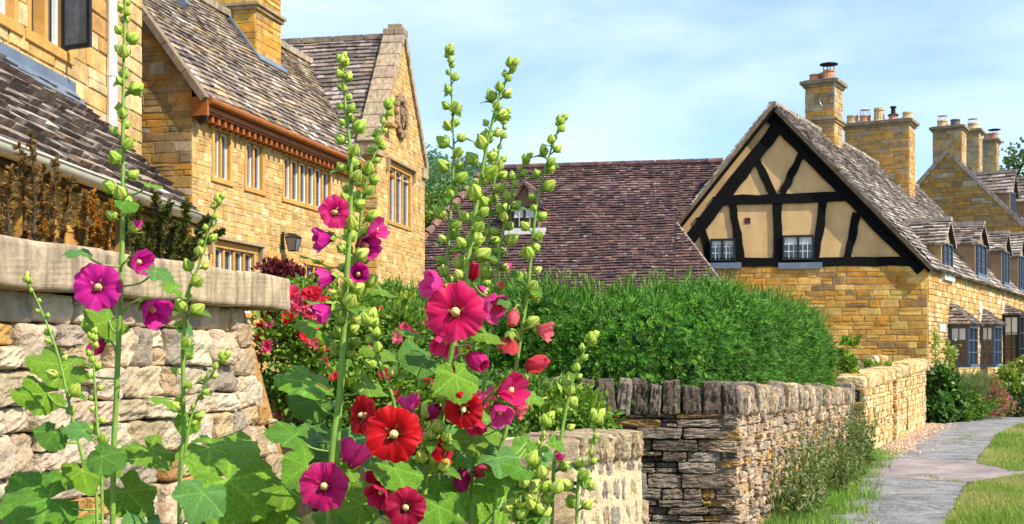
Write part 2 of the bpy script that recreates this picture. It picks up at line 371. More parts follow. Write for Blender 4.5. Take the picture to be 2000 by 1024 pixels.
# ------------------------------------------------------------------ ground
def sheet(name, pts, z, m, seg=0):
    mb = MB(); mb.add([(p[0], p[1], z) for p in pts], [tuple(range(len(pts)))], (1, 1, 1)); return mb.build(name, m)
def wob(P, step=.18, amp=.05, far=40):
    o = []
    for a, b in zip(P, P[1:]+P[:1]):
        a = Vector(a[:2]); b = Vector(b[:2]); L = (b-a).length; n = max(1, min(60, int(L/step))) if a.y < far else 1
        for i in range(n): q = a.lerp(b, i/n); o.append((q.x+(random.uniform(-amp, amp) if i else 0), q.y+(random.uniform(-amp, amp) if i else 0)))
    return o
def gl(px): return [G(*p)[:2] for p in px]
structure(sheet('ground', [(-2500, -400), (2500, -400), (2500, 3500), (-2500, 3500)], 0, M['earth']), 'grassy ground under the whole street')
lawn_b = gl([(1836, 1040), (1882, 962), (1900, 948), (2060, 930)])
pl = [(3.2, 4), (1.9, 9.6)]+[(2.3, 10.2)]+gl([(1560, 1024), (1665, 905), (1690, 893), (1800, 830), (1862, 826), (1900, 817), (2000, 804)])+[(60, 70)]+[(64, 70)]+gl([(2090, 808), (2000, 827), (1950, 848), (1905, 905), (1836, 1040)])+[(4.2, 4)]
structure(sheet('path', wob(pl, .2, .05), .004, M['asphalt']), 'worn grey asphalt footpath running beside the stone walls')
structure(sheet('driveway', gl([(1560, 893), (1664, 893), (1990, 908), (2300, 905), (2300, 925), (1985, 929), (1895, 943), (1690, 932), (1560, 935)]), .008, M['pinkpath']), 'pinkish crossing strip over the footpath')
# terrace of the gardens on the left and its retaining edge
tp = [(-16, 3.2), (-2.35, 3.4), (-1.75, 7.45), (-2.3, 8.2), (-1.9, 14), (-1.4, 24), (-2.6, 34), (-16, 36)]
mb = MB(); prism(mb, Fr((0, 0, 0), (1, 0, 0), (0, 1, 0)), tp, -.3, 1.0); structure(mb.build('terrace', M['soil']), 'raised garden terrace of the stone house')

# lawn blades
def blades(mb, pts, h, wd, cols, lean=.5):
    n = len(pts); a = rng.uniform(0, 6.28, n); hh = h*rng.uniform(.5, 1.3, n); ln = hh*rng.uniform(0, lean, n); la = rng.uniform(0, 6.28, n)
    P = np.asarray(pts); dx = np.cos(a)*wd/2; dy = np.sin(a)*wd/2
    V = np.stack([np.stack([P[:, 0]-dx, P[:, 1]-dy, P[:, 2]], 1), np.stack([P[:, 0]+dx, P[:, 1]+dy, P[:, 2]], 1),
                  np.stack([P[:, 0]+np.cos(la)*ln+dx*.2, P[:, 1]+np.sin(la)*ln+dy*.2, P[:, 2]+hh], 1)], 1).reshape(-1, 3)
    pn = .5+.5*np.sin(P[:, 0]*1.9+1.3*np.sin(P[:, 1]*.8))*np.sin(P[:, 1]*1.1+.7*np.sin(P[:, 0]*2.3)); ci = np.clip((pn*len(cols)+rng.normal(size=n)*1.1).astype(int), 0, len(cols)-1)
    c = np.asarray(cols)[ci]*rng.uniform(.75, 1.25, (n, 1))
    mb.add(V, np.arange(n*3).reshape(-1, 3), np.repeat(c, 3, 0))
def in_poly(x, y, poly):
    ins = np.zeros(len(x), bool); n = len(poly)
    for i in range(n):
        x0, y0 = poly[i]; x1, y1 = poly[(i+1) % n]
        c = ((y0 > y) != (y1 > y)) & (x < (x1-x0)*(y-y0)/(y1-y0+1e-12)+x0); ins ^= c
    return ins
def scatter(poly, n):
    xs = [p[0] for p in poly]; ys = [p[1] for p in poly]; x = rng.uniform(min(xs), max(xs), n*3); y = rng.uniform(min(ys), max(ys), n*3)
    k = in_poly(x, y, poly); return np.stack([x[k][:n], y[k][:n], np.zeros(k.sum())[:n]], 1)
GR = [(.13, .25, .03), (.19, .31, .04), (.25, .36, .05), (.36, .40, .09), (.46, .42, .15)]
lawn1 = gl([(1836, 1045), (1884, 962), (1902, 948), (1990, 932), (2150, 928)])+[(9.5, 11)]
lawn2 = gl([(1908, 905), (1948, 851), (1990, 831), (2130, 812), (2300, 880), (2100, 915), (1985, 922)])
lawn1 = wob(lawn1, .12, .035); lawn2 = wob(lawn2, .15, .05)
for nm, poly, n, lb in (('lawn', lawn1, 60000, 'mown grass in front of the driveway crossing'), ('lawn', lawn2, 46000, 'mown grass beyond the driveway crossing')):
    mb = MB(); mb.add([(p[0], p[1], .012) for p in poly], [tuple(range(len(poly)))], (.20, .25, .05))
    blades(mb, scatter(poly, n), .075, .010, GR, .9); o = mb.build(nm, M['grass']); tag(o, lb, None, None, 'stuff')

# ------------------------------------------------------------------ windows, chimneys
def mullion_window(parent, F, s0, t0, s1, t1, n, hood=False, depth=.16, white=True, transom=False):
    mb = MB(); c = lambda: jit(ASH, .12); j = .075; mw = .055
    fbox(mb, F, s0, s0+j, t0, t1, -.22, .022, c()); fbox(mb, F, s1-j, s1, t0, t1, -.22, .022, c())
    fbox(mb, F, s0-.05, s1+.05, t1-.003, t1+.11, -.22, .026, c()); fbox(mb, F, s0-.03, s1+.03, t0-.075, t0+.003, -.22, .034, c())
    li = (s1-s0-2*j+mw)/n
    xs = [s0+j+i*li for i in range(n)]
    for x in xs[1:]: fbox(mb, F, x-mw, x, t0+.003, t1-.003, -.2, .0, c())
    if hood:
        fbox(mb, F, s0-.14, s1+.14, t1+.112, t1+.16, -.01, .11, (.36, .27, .15)); fbox(mb, F, s0-.14, s0-.085, t1-.12, t1+.112, -.01, .09, (.36, .27, .15)); fbox(mb, F, s1+.085, s1+.14, t1-.12, t1+.112, -.01, .09, (.36, .27, .15))
    wobj = mb.build('window', M['ashlar'], parent, bevel=.008)
    fm = MB(); gm = MB(); lm_ = MB(); f = .026
    for x in xs:
        a, b = x+.002, x+li-mw-.002
        fbox(fm, F, a, a+f, t0+.003, t1-.003, -.09, -.045); fbox(fm, F, b-f, b, t0+.003, t1-.003, -.09, -.045)
        fbox(fm, F, a+f, b-f, t0+.003, t0+.03, -.09, -.047); fbox(fm, F, a+f, b-f, t1-.03, t1-.003, -.09, -.047)
        for k in range(1, 5): y = t0+(t1-t0)*k/5; fbox(lm_, F, a+f, b-f, y-.004, y+.004, -.078, -.066)
        fbox(lm_, F, (a+b)/2-.004, (a+b)/2+.004, t0+.03, t1-.03, -.079, -.065)
        fbox(gm, F, a+f, b-f, t0+.01, t1-.01, -.085, -.075)
    fm.build('frame', M['white'] if white else M['dark_paint'], wobj); gm.build('pane', M['glass'], wobj); lm_.build('lead_came', M['lead'], wobj)
    return wobj
def chimney(parent, F, s0, s1, w0, w1, z0, z1, pal, pots=(), band=None, cap=True, name='chimney', seed=3, pitch=.0, ch=(.1, .2)):
    """stack between s0..s1 along F.ex and depth w0..w1 behind F (metres), z absolute"""
    mb = MB(); A = lambda s, d: F.w(s, 0, -d)
    cs = [A(s0, w0), A(s1, w0), A(s1, w1), A(s0, w1)]
    for c in cs: c.z = 0
    for i in range(4):
        a, b = cs[i], cs[(i+1) % 4]; L = (b-a).length
        stone_panel(mb, Fr((a.x, a.y, 0), b-a), [(0, z0), (L, z0), (L, z1), (0, z1)], pal=pal, ch=ch, cl=(.2, .5), seed=seed+i, proud=(.008, .02))
    fr2 = Fr((cs[0].x, cs[0].y, 0), cs[1]-cs[0]); W = (cs[1]-cs[0]).length; D = (cs[2]-cs[1]).length
    def slab(e, a, b, col): fbox(mb, fr2, -e, W+e, a, b, -D-e, e, col)
    if band: slab(.05, band, band+.07, (.30, .21, .11)); slab(.09, band+.071, band+.12, (.34, .25, .14))
    if cap: slab(.06, z1-.02, z1+.06, (.27, .20, .12)); slab(.13, z1+.061, z1+.15, (.25, .19, .12)); slab(.03, z1+.151, z1+.19, (.3, .25, .18))
    else: slab(.02, z1, z1+.05, (.3, .25, .18))
    ch_ = mb.build(name, M['stone'], parent)
    for (fs, fd, h, r, col, top) in pots:
        p = fr2.w(W*fs, z1+.18, -D*fd); pm = MB()
        prof = [(0, 1.12), (.05, 1.12), (.07, 1), (h*.8, .86), (h*.82, .98), (h, .95)]
        tube(pm, [p+Z*a for a, _ in prof], [r*b for _, b in prof], 14, col)
        if top == 'hat':
            for k in range(4): q = p+Vector((math.cos(k*1.57), math.sin(k*1.57), 0))*r*.85; tube(pm, [q+Z*h, q+Z*(h+.16)], .012, 5, (.03, .03, .03))
            tube(pm, [p+Z*(h+.15), p+Z*(h+.17), p+Z*(h+.22)], [r*1.5, r*1.5, r*.3], 14, (.03, .03, .032))
        elif top == 'cowl':
            tube(pm, [p+Z*h, p+Z*(h+.05), p+Z*(h+.051), p+Z*(h+.25), p+Z*(h+.251), p+Z*(h+.3)], [r*1.2, r*1.0, r*.5, r*.45, r*.7, r*.65], 12, (.02, .022, .028))
        elif top == 'cage':
            for k in range(8): q = p+Vector((math.cos(k*.785), math.sin(k*.785), 0))*r*.9; tube(pm, [q+Z*h, q*.8+(p)*.2+Z*(h+.2)], .008, 4, (.5, .5, .5))
            tube(pm, [p+Z*(h+.19), p+Z*(h+.23)], [r*.9, r*.5], 12, (.45, .45, .45))
        pm.build('chimney_pot', M['pot'], ch_, smooth=False)
    return ch_
TERRA = (.50, .23, .13); BUFF = (.55, .36, .18)

# ------------------------------------------------------------------ golden stone house on the left
S = .8
d = Vector((.237, .9715, 0)).normalized(); F0 = Vector((-5.73*S, 22*S, CAMZ))
house = thing('stone_house', 'large honey stone house with a row of mullioned windows and tall end gable', 'house', (F0.x-1.5, F0.y+3, 1.0))
FA = Fr(F0, d)
hs = lambda u, v: FA.px(u, v)
Wt = hs(415, 252)[1]; Wb = hs(415, 345)[1]
WIN = [(FA.su(413), Wb, FA.su(452), Wt, 2), (FA.su(477), Wb, FA.su(515), Wt, 2), (FA.su(551), Wb, FA.su(647), Wt, 6)]
gt = hs(415, 482)[1]; gb = gt-.95
WG = [(FA.su(414), gb, FA.su(499), gt, 4), (FA.su(525), gb, FA.su(579), gt-.02, 3), (FA.su(594), gb, FA.su(650), gt-.02, 3)]
LEN = FA.su(737)+.1; EA = hs(385, 205)[1]
holes = [(a, b, c, e) for a, b, c, e, n in WIN+WG]
mb = MB(); stone_panel(mb, FA, [(0, -.6), (LEN, -.6), (LEN, EA), (0, EA)], holes, ch=(.06, .125), cl=(.10, .28), pal=P_FAC, seed=5, gap=.009, mortar=(.52, .37, .18), proud=(.004, .011), bev=.006)
for hh in holes: fbox(mb, FA, hh[0], hh[2], hh[1], hh[3], -.30, -.24, (.05, .04, .03))
mb.build('wall', M['stone'], house)
for i, (a, b, c, e, n) in enumerate(WIN): mullion_window(house, FA, a, b, c, e, n)
for i, (a, b, c, e, n) in enumerate(WG): mullion_window(house, FA, a, b, c, e, n, hood=(i == 0))
# end wall facing the street
gx = FA.n.copy(); RUN = 1.62; OV = .25; PIT = 1.327
FE = Fr(F0-gx*RUN*2, gx)
mb = MB(); top = EA+RUN*PIT+.2
stone_panel(mb, FE, [(0, -.6), (2*RUN, -.6), (2*RUN, EA+.22), (RUN, top+.2), (0, EA+.22)], ch=(.07, .2), cl=(.14, .46), pal=P_GABLE, seed=9, proud=(.004, .012), mortar=(.36, .25, .12))  # darker stone and mortar colours carry the shade of this end
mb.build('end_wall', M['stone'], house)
# roof slopes
up = (-gx+Z*PIT).normalized(); SL = (RUN+OV)*math.sqrt(1+PIT**2)
FRF = Fr(FA.w(0, EA+.02, OV), d, up)
mb = MB(); roof_panel(mb, FRF, [(-.02, 0), (LEN+1.6, 0), (LEN+1.6, SL), (-.02, SL)], gauge=.135, tw=(.12, .26), th=.028, pal=P_SLATE, seed=4, shrink=.35)
FRB = Fr(FA.w(LEN+1.6, EA+.02, -2*RUN-OV), -d, (gx+Z*PIT).normalized())
roof_panel(mb, FRB, [(0, 0), (LEN+1.6, 0), (LEN+1.6, SL), (0, SL)], gauge=.16, tw=(.2, .36), th=.03, pal=P_SLATE, seed=14)
rp = FRF.w(0, SL, 0)
for i in range(14): fbox(mb, Fr(rp, d), i*.62, i*.62+.61, -.05, .07, -.12, .12, jit((.30, .24, .17), .2))
mb.build('roof', M['slate'], house)
mb = MB()      # verge coping of the end wall
for i in range(6):
    a, b = i*SL/6, (i+1)*SL/6-.006; fbox(mb, FRF, -.13, .02, a, b, -.06, .05, jit((.24, .175, .11), .15))
mb.build('verge_coping', M['capping'], house, bevel=.01)
mb = MB()      # timber eaves: gutter board, brackets, soffit
e0 = FRF.w(0, 0, 0); FG = Fr((e0.x, e0.y, e0.z), d)
tube(mb, [FG.w(s, -.0, .03) for s in (-.02, LEN*.5, LEN)], .055, 10, (1, 1, 1))
fbox(mb, FG, 0, LEN, -.13, -.045, -.06, -.02)
fbox(mb, FG, 0, LEN, -.16, -.132, -OV+.002, -.05)
k = 0.06
while k < LEN: fbox(mb, FG, k, k+.07, -.26, -.162, -OV+.03, -.07); k += .2
fbox(mb, FG, -.06, 0, -.22, .05, -OV, .02)
mb.build('eaves_gutter', M['rust'], house)
mb = MB(); p = FG.w(.02, -.16, -.05); tube(mb, [p, p+Z*-.08, p+Z*-.14-gx*.1], .045, 8); mb.build('gutter_outlet', M['iron'], house)
# big chimney
cs0, cs1 = FA.su(500), 0
def s_at(u, r):
    o = FA.w(0, 0, -r); return Fr(o, d).su(u)
r0 = 1.3*S; sA = s_at(500, r0); sB = s_at(548, r0)
chimney(house, Fr((F0.x, F0.y, 0), d), sA, sB, r0, r0+1.15*S, CAMZ+EA+.8, 9.6, P_GOLD, band=U(548, 48, FA.w(sB, 0, -r0).y).z, seed=21)
mb = MB(); zz = lambda r: EA+PIT*(r+OV)
fbox(mb, FRF, sA-.1, sB+.1, (r0+OV)*1.66-.14, (r0+OV)*1.66+.03, .0, .06); fbox(mb, FRF, sA-.1, sA+.005, (r0+OV)*1.66+.03, SL-.02, .0, .06); mb.build('flashing', M['lead'], house)
# small lead upstand near the top of the slope
mb = MB(); a = FRF.px(345, 10); fbox(mb, FRF, a[0]-.02, a[0]+.13, a[1]-.1, a[1]+.4, 0, .16); mb.build('skylight', M['lead'], house)

# wing with the coped gable
gd = Vector((.2, .98, 0)).normalized(); G0 = Vector((-3.29*S, 30*S, CAMZ)); FW = Fr(G0, gd)
WLn = FW.su(829); we = FW.px(830, 322)[1]; wa = FW.px(785, 66)[1]; mid = WLn/2
wp = FW.px; win = (wp(757, 330)[0], wp(780, 438)[1], wp(802, 330)[0], wp(780, 335)[1])
mb = MB(); stone_panel(mb, FW, [(0, -.6), (WLn, -.6), (WLn, we), (mid, wa), (0, we)], [win], ch=(.06, .125), cl=(.10, .28), pal=P_FAC, seed=31, gap=.009, mortar=(.52, .37, .18), proud=(.004, .011), bev=.006)
fbox(mb, FW, win[0], win[2], win[1], win[3], -.30, -.24, (.05, .04, .03))
FWs = Fr(FW.w(0, 0, -5), FW.n)
stone_panel(mb, FWs, [(0, -.6), (5, -.6), (5, we), (0, we)], ch=(.08, .16), cl=(.15, .4), pal=P_HONEY, seed=32)
FWr = Fr(FW.w(WLn, 0, 0), -FW.n)
stone_panel(mb, FWr, [(0, -.6), (5, -.6), (5, we), (0, we)], ch=(.08, .16), cl=(.15, .4), pal=P_HONEY, seed=33)
mb.build('gable_wall', M['stone'], house)
mullion_window(house, FW, *win, 3, hood=True)
hgt = wa-we; sl = math.hypot(mid, hgt); up1 = (gd*mid+Z*hgt).normalized(); up2 = (-gd*mid+Z*hgt).normalized()
FL = Fr(FW.w(0, we-.02, -7), FW.n, up1); FR2 = Fr(FW.w(WLn, we-.02, 0), -FW.n, up2)
mb = MB(); roof_panel(mb, FL, [(0, -.1), (6.9, -.1), (6.9, sl-.02), (0, sl-.02)], gauge=.15, tw=(.16, .34), th=.032, pal=P_SLATE3, seed=35, shrink=.3)
roof_panel(mb, FR2, [(.1, -.1), (7, -.1), (7, sl-.02), (.1, sl-.02)], gauge=.16, tw=(.2, .36), th=.032, pal=P_SLATE3, seed=36)
FRi = Fr(FW.w(mid, wa-.06, -7), FW.n)
for i in range(10): fbox(mb, FRi, i*.69, i*.69+.66, -.04, .07, -.10, .10, jit((.26, .2, .14), .2))
mb.build('wing_roof', M['slate'], house)
mb = MB()
for side, f in ((0, FL), (1, FR2)):
    n = 9
    for i in range(n):
        a, b = -.12+i*(sl+.14)/n, -.12+(i+1)*(sl+.14)/n-.012; c = jit((.40, .31, .20), .12)
        x0, x1 = (6.62, 7.07) if side == 0 else (-.07, .38)
        fbox(mb, f, x0, x1, a, b, -.04, .11, c)
fbox(mb, FRi, 6.62, 7.08, .02, .16, -.16, .16, (.38, .29, .19)); fbox(mb, FRi, 6.7, 7.0, .161, .27, -.07, .07, (.36, .27, .18))
fbox(mb, FW, -.12, .26, we-.34, we-.1, -.42, .07, (.42, .32, .19)); fbox(mb, FW, WLn-.26, WLn+.1, we-.34, we-.1, -.42, .07, (.42, .32, .19))
mb.build('gable_coping', M['capping'], house, bevel=.015)
# carved shield on the gable
cu, cv = wp(780, 228); mb = MB(); ch = (wp(780, 190)[1]-wp(780, 270)[1])/2; cw = .34
prism(mb, FW, [(cu+cw*.62*x, cv+ch*.62*y) for x, y in ((-.6, .75), (0, .6), (.6, .75), (.7, .1), (.45, -.5), (0, -.95), (-.45, -.5), (-.7, .1))][::-1], .0, .09, (.26, .17, .09))
for k in range(46):
    t = k/46*6.283; rr = random.uniform(.8, 1.05); stone3d(mb, FW, (cu+math.cos(t)*cw*rr, cv+math.sin(t)*ch*rr, .05), (random.uniform(.08, .15),)*2+(.11,), jit((.27, .18, .10), .25), n=3, e=2.5, amp=.12)
for k in range(12): stone3d(mb, FW, (cu+random.uniform(-.5, .5)*cw, cv+random.uniform(-.35, .45)*ch, .1), (.07, .1, .05), jit((.25, .16, .09), .2), n=3, e=2.5, amp=.12)
mb.build('carved_crest', M['stone'], house)
mb = MB(); a = wp(752, 245); fbox(mb, FW, a[0]-.1, a[0]+.2, a[1]-.04, a[1]+.05, 0, .2, (.4, .27, .1)); mb.build('stone_bracket', M['stone'], house, bevel=.02)

# wall lantern
la = FA.px(548, 472); FLn = Fr(FA.w(la[0], la[1], .03), d); lan = thing('wall_lantern', 'black glazed carriage lantern on the stone wall under the long window row', 'lantern', FLn.w(0, 0, 0))
mb = MB(); fbox(mb, FLn, -.03, .03, -.14, .16, 0, .025); tube(mb, [FLn.w(0, .10, .02), FLn.w(0, .13, .12), FLn.w(0, .12, .22)], .012, 6)
c0 = FLn.w(0, 0, .2)
def ring(h, r): return [c0+Z*h+d*(r*x)+gx*(r*y) for x, y in ((-1, -1), (1, -1), (1, 1), (-1, 1))]
top_, bot_ = ring(.06, .10), ring(-.16, .06)
for i in range(4): tube(mb, [top_[i], bot_[i]], .008, 5); tube(mb, [top_[i], top_[(i+1) % 4]], .009, 5); tube(mb, [bot_[i], bot_[(i+1) % 4]], .009, 5)
r1, r2 = ring(.065, .115), ring(.13, .03); mb.add([tuple(p) for p in r1+r2], [(0, 1, 5, 4), (1, 2, 6, 5), (2, 3, 7, 6), (3, 0, 4, 7), (4, 5, 6, 7), (3, 2, 1, 0)], (1, 1, 1))
mb.build('bracket', M['iron'], lan)
mb = MB(); a, b = ring(.055, .092), ring(-.155, .055); mb.add([tuple(p) for p in a+b], [(0, 1, 5, 4), (1, 2, 6, 5), (2, 3, 7, 6), (3, 0, 4, 7)], (1, 1, 1)); mb.build('glass_pane', M['litglass'], lan)

# ------------------------------------------------------------------ near house with lean-to roof
ed = Vector((.048, 1, 0)).normalized(); NB = Vector((-6.34*S, 21*S, CAMZ)); LB = 12*S
FN = Fr(NB-ed*LB, ed)
nh = thing('house', 'near stone house with lean to roof, cream gutter and open casement window', 'house', (NB.x-1.2, NB.y-3, 1.0))
np_ = FN.px; wt = 6.2
nw = [(np_(-60, 40)[0], np_(75, 60)[1], np_(32, 40)[0], wt-1.2), (np_(50, 60)[0], np_(75, 60)[1], np_(132, 60)[0], wt-1.2)]
nw = [(nw[0][0], np_(20, 40)[1], nw[0][2], 5.2), (nw[1][0], np_(20, 40)[1], nw[1][2], 5.2)]
mb = MB(); stone_panel(mb, FN, [(0, -.6), (LB, -.6), (LB, wt), (0, wt)], nw, ch=(.14, .26), cl=(.28, .62), pal=[((.56, .36, .14), 4), ((.60, .43, .21), 4), ((.50, .29, .09), 3), ((.44, .29, .13), 1)], seed=41, gap=.02, mortar=(.6, .47, .28))
for hh in nw: fbox(mb, FN, hh[0], hh[2], hh[1], hh[3], -.32, -.26, (.05, .04, .03))
FNe = Fr(NB, -FN.n); stone_panel(mb, FNe, [(0, -.6), (4, -.6), (4, wt), (0, wt)], ch=(.1, .2), cl=(.2, .5), pal=P_HONEY, seed=42)
FNb = Fr(NB-ed*LB-FN.n*4, FN.n); stone_panel(mb, FNb, [(0, -.6), (4, -.6), (4, wt), (0, wt)], ch=(.14, .26), cl=(.28, .62), pal=P_HONEY, seed=43)
mb.build('wall', M['stone'], nh)
for i, hh in enumerate(nw):
    mb = MB(); s0, t0, s1, t1 = hh
    fbox(mb, FN, s0, s0+.09, t0, t1, -.25, .03, ASH); fbox(mb, FN, s1-.09, s1, t0, t1, -.25, .03, ASH); fbox(mb, FN, s0-.08, s1+.08, t0-.12, t0, -.2, .05, ASH); fbox(mb, FN, s0-.08, s1+.08, t1, t1+.15, -.2, .03, ASH)
    if i == 1: fbox(mb, FN, (s0+s1)/2-.05, (s0+s1)/2+.03, t0, t1, -.2, .0, ASH)
    wo = mb.build('window', M['ashlar'], nh, bevel=.01)
    mb = MB(); fbox(mb, FN, s0+.1, s1-.1, t0+.01, t1-.01, -.16, -.14); mb.build('pane', M['glass'], wo)
    mb = MB(); a, b = s0+.092, s1-.092
    for x0, x1, y0, y1 in ((a, a+.05, t0, t1), (b-.05, b, t0, t1), (a+.05, b-.05, t0, t0+.055), (a+.05, b-.05, t1-.055, t1)): fbox(mb, FN, x0, x1, y0+.002, y1-.002, -.13, -.08)
    mb.build('frame', M['white'], wo)
# open casement, hinged on the right jamb, swung outwards
s1 = nw[1][2]-.1; t0, t1 = nw[1][1]+.02, nw[1][3]-.05
cd_ = (-ed*.35+FN.n*.94).normalized(); FC = Fr(FN.w(s1, 0, -.02), cd_)
mb = MB(); L_ = .42
for x0, x1, y0, y1 in ((0, .045, t0, t1), (L_-.045, L_, t0, t1), (.045, L_-.045, t0, t0+.05), (.045, L_-.045, t1-.05, t1)): fbox(mb, FC, x0, x1, y0, y1, -.02, .02)
cs_ = mb.build('casement', M['dark_paint'], nh); mb = MB(); fbox(mb, FC, .045, L_-.045, t0+.05, t1-.05, -.004, .004); mb.build('pane', M['litglass'], cs_)
# downpipe
a = np_(208, 100); mb = MB(); tube(mb, [FN.w(a[0], 1.2, .07), FN.w(a[0], 6, .07)], .065, 12)
for y in (3.5, 5.0): tube(mb, [FN.w(a[0], y, .07), FN.w(a[0], y+.05, .07)], .075, 12)
mb.build('downpipe', M['white'], nh, smooth=False)
# lean-to: gutter line to wall line, hipped at the far end
gz = 2.2*S; gA = U(-120, 0, 1); g1 = Vector((-5.08*S, 20.3*S, CAMZ+gz)); gdir = Vector((.0479, 1, 0)).normalized(); g0 = g1-gdir*9.6
tw_ = 3.78*S; hipS = np_(140, 185)[0]; wallp = FN.w(hipS, tw_)
upv = (wallp-g1); FLt = Fr(g1-gdir*9.6, gdir, Vector((FN.w(hipS, tw_)-(g1-gdir*(g1-FN.w(hipS, tw_)).dot(gdir)))))
q = [FLt.loc(p) for p in (g0, g1, wallp, FN.w(.2, tw_))]
mb = MB(); roof_panel(mb, FLt, q, gauge=.165, tw=(.16, .36), th=.062, pal=[((.19, .145, .12), 4), ((.27, .21, .17), 3), ((.125, .095, .08), 3), ((.42, .36, .32), 1), ((.27, .18, .12), 1)], seed=44, rough=.02, shrink=.2)
wend = FN.w(hipS+2.0, gz); hp = Fr(g1, (FN.w(FN.loc(g1)[0], gz)-g1))
bw = FN.w(FN.loc(g1)[0], gz)
FH = Fr(g1, bw-g1, wallp-g1); roof_panel(mb, FH, [FH.loc(p) for p in (g1, bw, wallp)], gauge=.16, tw=(.16, .3), th=.04, pal=P_SLATE3, seed=45)
mb.build('lean_to_roof', M['slate'], nh)
mb = MB(); FT = Fr(FN.w(0, tw_, 0), ed, FLt.ey)
for a, b in ((.3, np_(30, 100)[0]), (np_(30, 100)[0]+.01, hipS+.02)): fbox(mb, FT, a, b, -.20, .02, .035, .065)
fbox(mb, FN, .3, hipS+.02, tw_-.05, tw_+.16, .03, .045); mb.build('flashing', M['lead'], nh)
mb = MB(); go = Fr(g0, gdir); LG = 9.6
n = 10; V = []; F_ = []
for i, s in enumerate((0, LG*.33, LG*.66, LG)):
    for k in range(n+1): th = math.pi*k/n; V.append(tuple(go.w(s, -.005-.10*math.sin(th), .07+.10*math.cos(th))))
F_ = [(i*(n+1)+k, i*(n+1)+k+1, (i+1)*(n+1)+k+1, (i+1)*(n+1)+k) for i in range(3) for k in range(n)]+[tuple(3*(n+1)+k for k in range(n+1))]
mb.add(V, F_, (1, 1, 1)); tube(mb, [go.w(0, 0, .17), go.w(LG, 0, .17)], .014, 6); mb.build('gutter', M['gutter'], nh, smooth=True)
FP = Fr(g0-FN.n*.22, gdir); mb = MB()   # wall below the lean-to
lh = [(LG-FP.ex.dot(Vector((0,0,0)))-2.9, -1.2-CAMZ+1.6, LG-1.9, -.15), (LG-5.6, -1.0, LG-4.2, -.2)]
stone_panel(mb, FP, [(0, 1.0-CAMZ-gz), (LG-.2, 1.0-CAMZ-gz), (LG-.2, -.04), (0, -.04)], lh, pal=P_GOLD, ch=(.1, .2), cl=(.2, .45), seed=46)
for hh in lh: fbox(mb, FP, hh[0], hh[2], hh[1], hh[3], -.2, -.12, (.03, .025, .02))
FPe = Fr(FP.w(LG-.2, 0, 0), -FN.n); stone_panel(mb, FPe, [(0, 1.0-CAMZ-gz), (1.0, 1.0-CAMZ-gz), (1.0, -.04), (0, -.04)], pal=P_GOLD, seed=47)
mb.build('lean_to_wall', M['stone'], nh)
mb = MB(); fbox(mb, FP, 0, LG-.15, -.12, -.02, .03, .2); mb.build('eaves_board', M['dark_paint'], nh)
for hh in lh:
    mb = MB(); fbox(mb, FP, hh[0], hh[0]+.08, hh[1], hh[3], -.1, .03); fbox(mb, FP, hh[2]-.08, hh[2], hh[1], hh[3], -.1, .03); fbox(mb, FP, hh[0]+.08, hh[2]-.08, hh[3]-.08, hh[3], -.1, .03); fbox(mb, FP, (hh[0]+hh[2])/2-.03, (hh[0]+hh[2])/2+.03, hh[1], hh[3]-.08, -.1, .02)
    wo = mb.build('window', mat('ochre_window_frame', ORANGE, rough=.6, var=.2), nh); mb = MB(); fbox(mb, FP, hh[0]+.08, hh[2]-.08, hh[1], hh[3]-.08, -.09, -.07); mb.build('pane', M['glass'], wo)

# ------------------------------------------------------------------ timber-framed cottage
C0 = Vector((9.98, 29.5, 0)); gL = Vector((-4.75, 1.1, 0)).normalized(); ee = Vector((8.3, 14.7, 0)).normalized()
cot = thing('timber_framed_cottage', 'cottage with black timber gable, ochre plaster panels and stone slate roof', 'house', (9, 33, 0))
FGb = Fr((C0.x, C0.y, CAMZ), -gL)      # gable: s negative to the left of the corner
gp = FGb.px
ap = gp(1508, 212); er = gp(1822, 520); el = gp(1320, 440); baseT = gp(1600, 521)[1]
mb = MB(); stone_panel(mb, FGb, [(el[0]-.1, -CAMZ), (0, -CAMZ), (0, baseT), (el[0]-.1, baseT)], ch=(.10, .2), cl=(.2, .55), pal=P_GOLD, seed=51, gap=.016, mortar=(.58, .42, .2), proud=(.01, .022), rough=.012)
FS = Fr((C0.x, C0.y, CAMZ), ee); SLn = 20.0; eaveT = baseT+.02
DU = [(1838, 1858, 431, 474, 541), (1904, 1924, 438, 476, 546), (1956, 1969, 456, 490, 562), (1988, 2004, 459, 500, 575)]
bays = [(1851, 1.45, .52), (1913, 1.5, .42), (1957, 1.7, .55)]
stone_panel(mb, FS, [(0, -CAMZ), (SLn, -CAMZ), (SLn, eaveT), (0, eaveT)], ch=(.10, .2), cl=(.2, .5), pal=[((.55, .34, .12), 5), ((.60, .42, .20), 4), ((.50, .27, .07), 4), ((.38, .25, .11), 2), ((.64, .50, .30), 1)], seed=52, gap=.016, mortar=(.55, .40, .2))
mb.build('wall', M['stone'], cot)
mb = MB(); pd = -.03
gpoly = [(el[0]+.02, el[1]-.05), (el[0]+.02, baseT), (er[0]-.1, baseT), (ap[0], ap[1]-.08)]
prism(mb, FGb, gpoly[::1], -.25, pd, (1, 1, 1)); mb.build('plaster_panel', M['plaster'], cot)
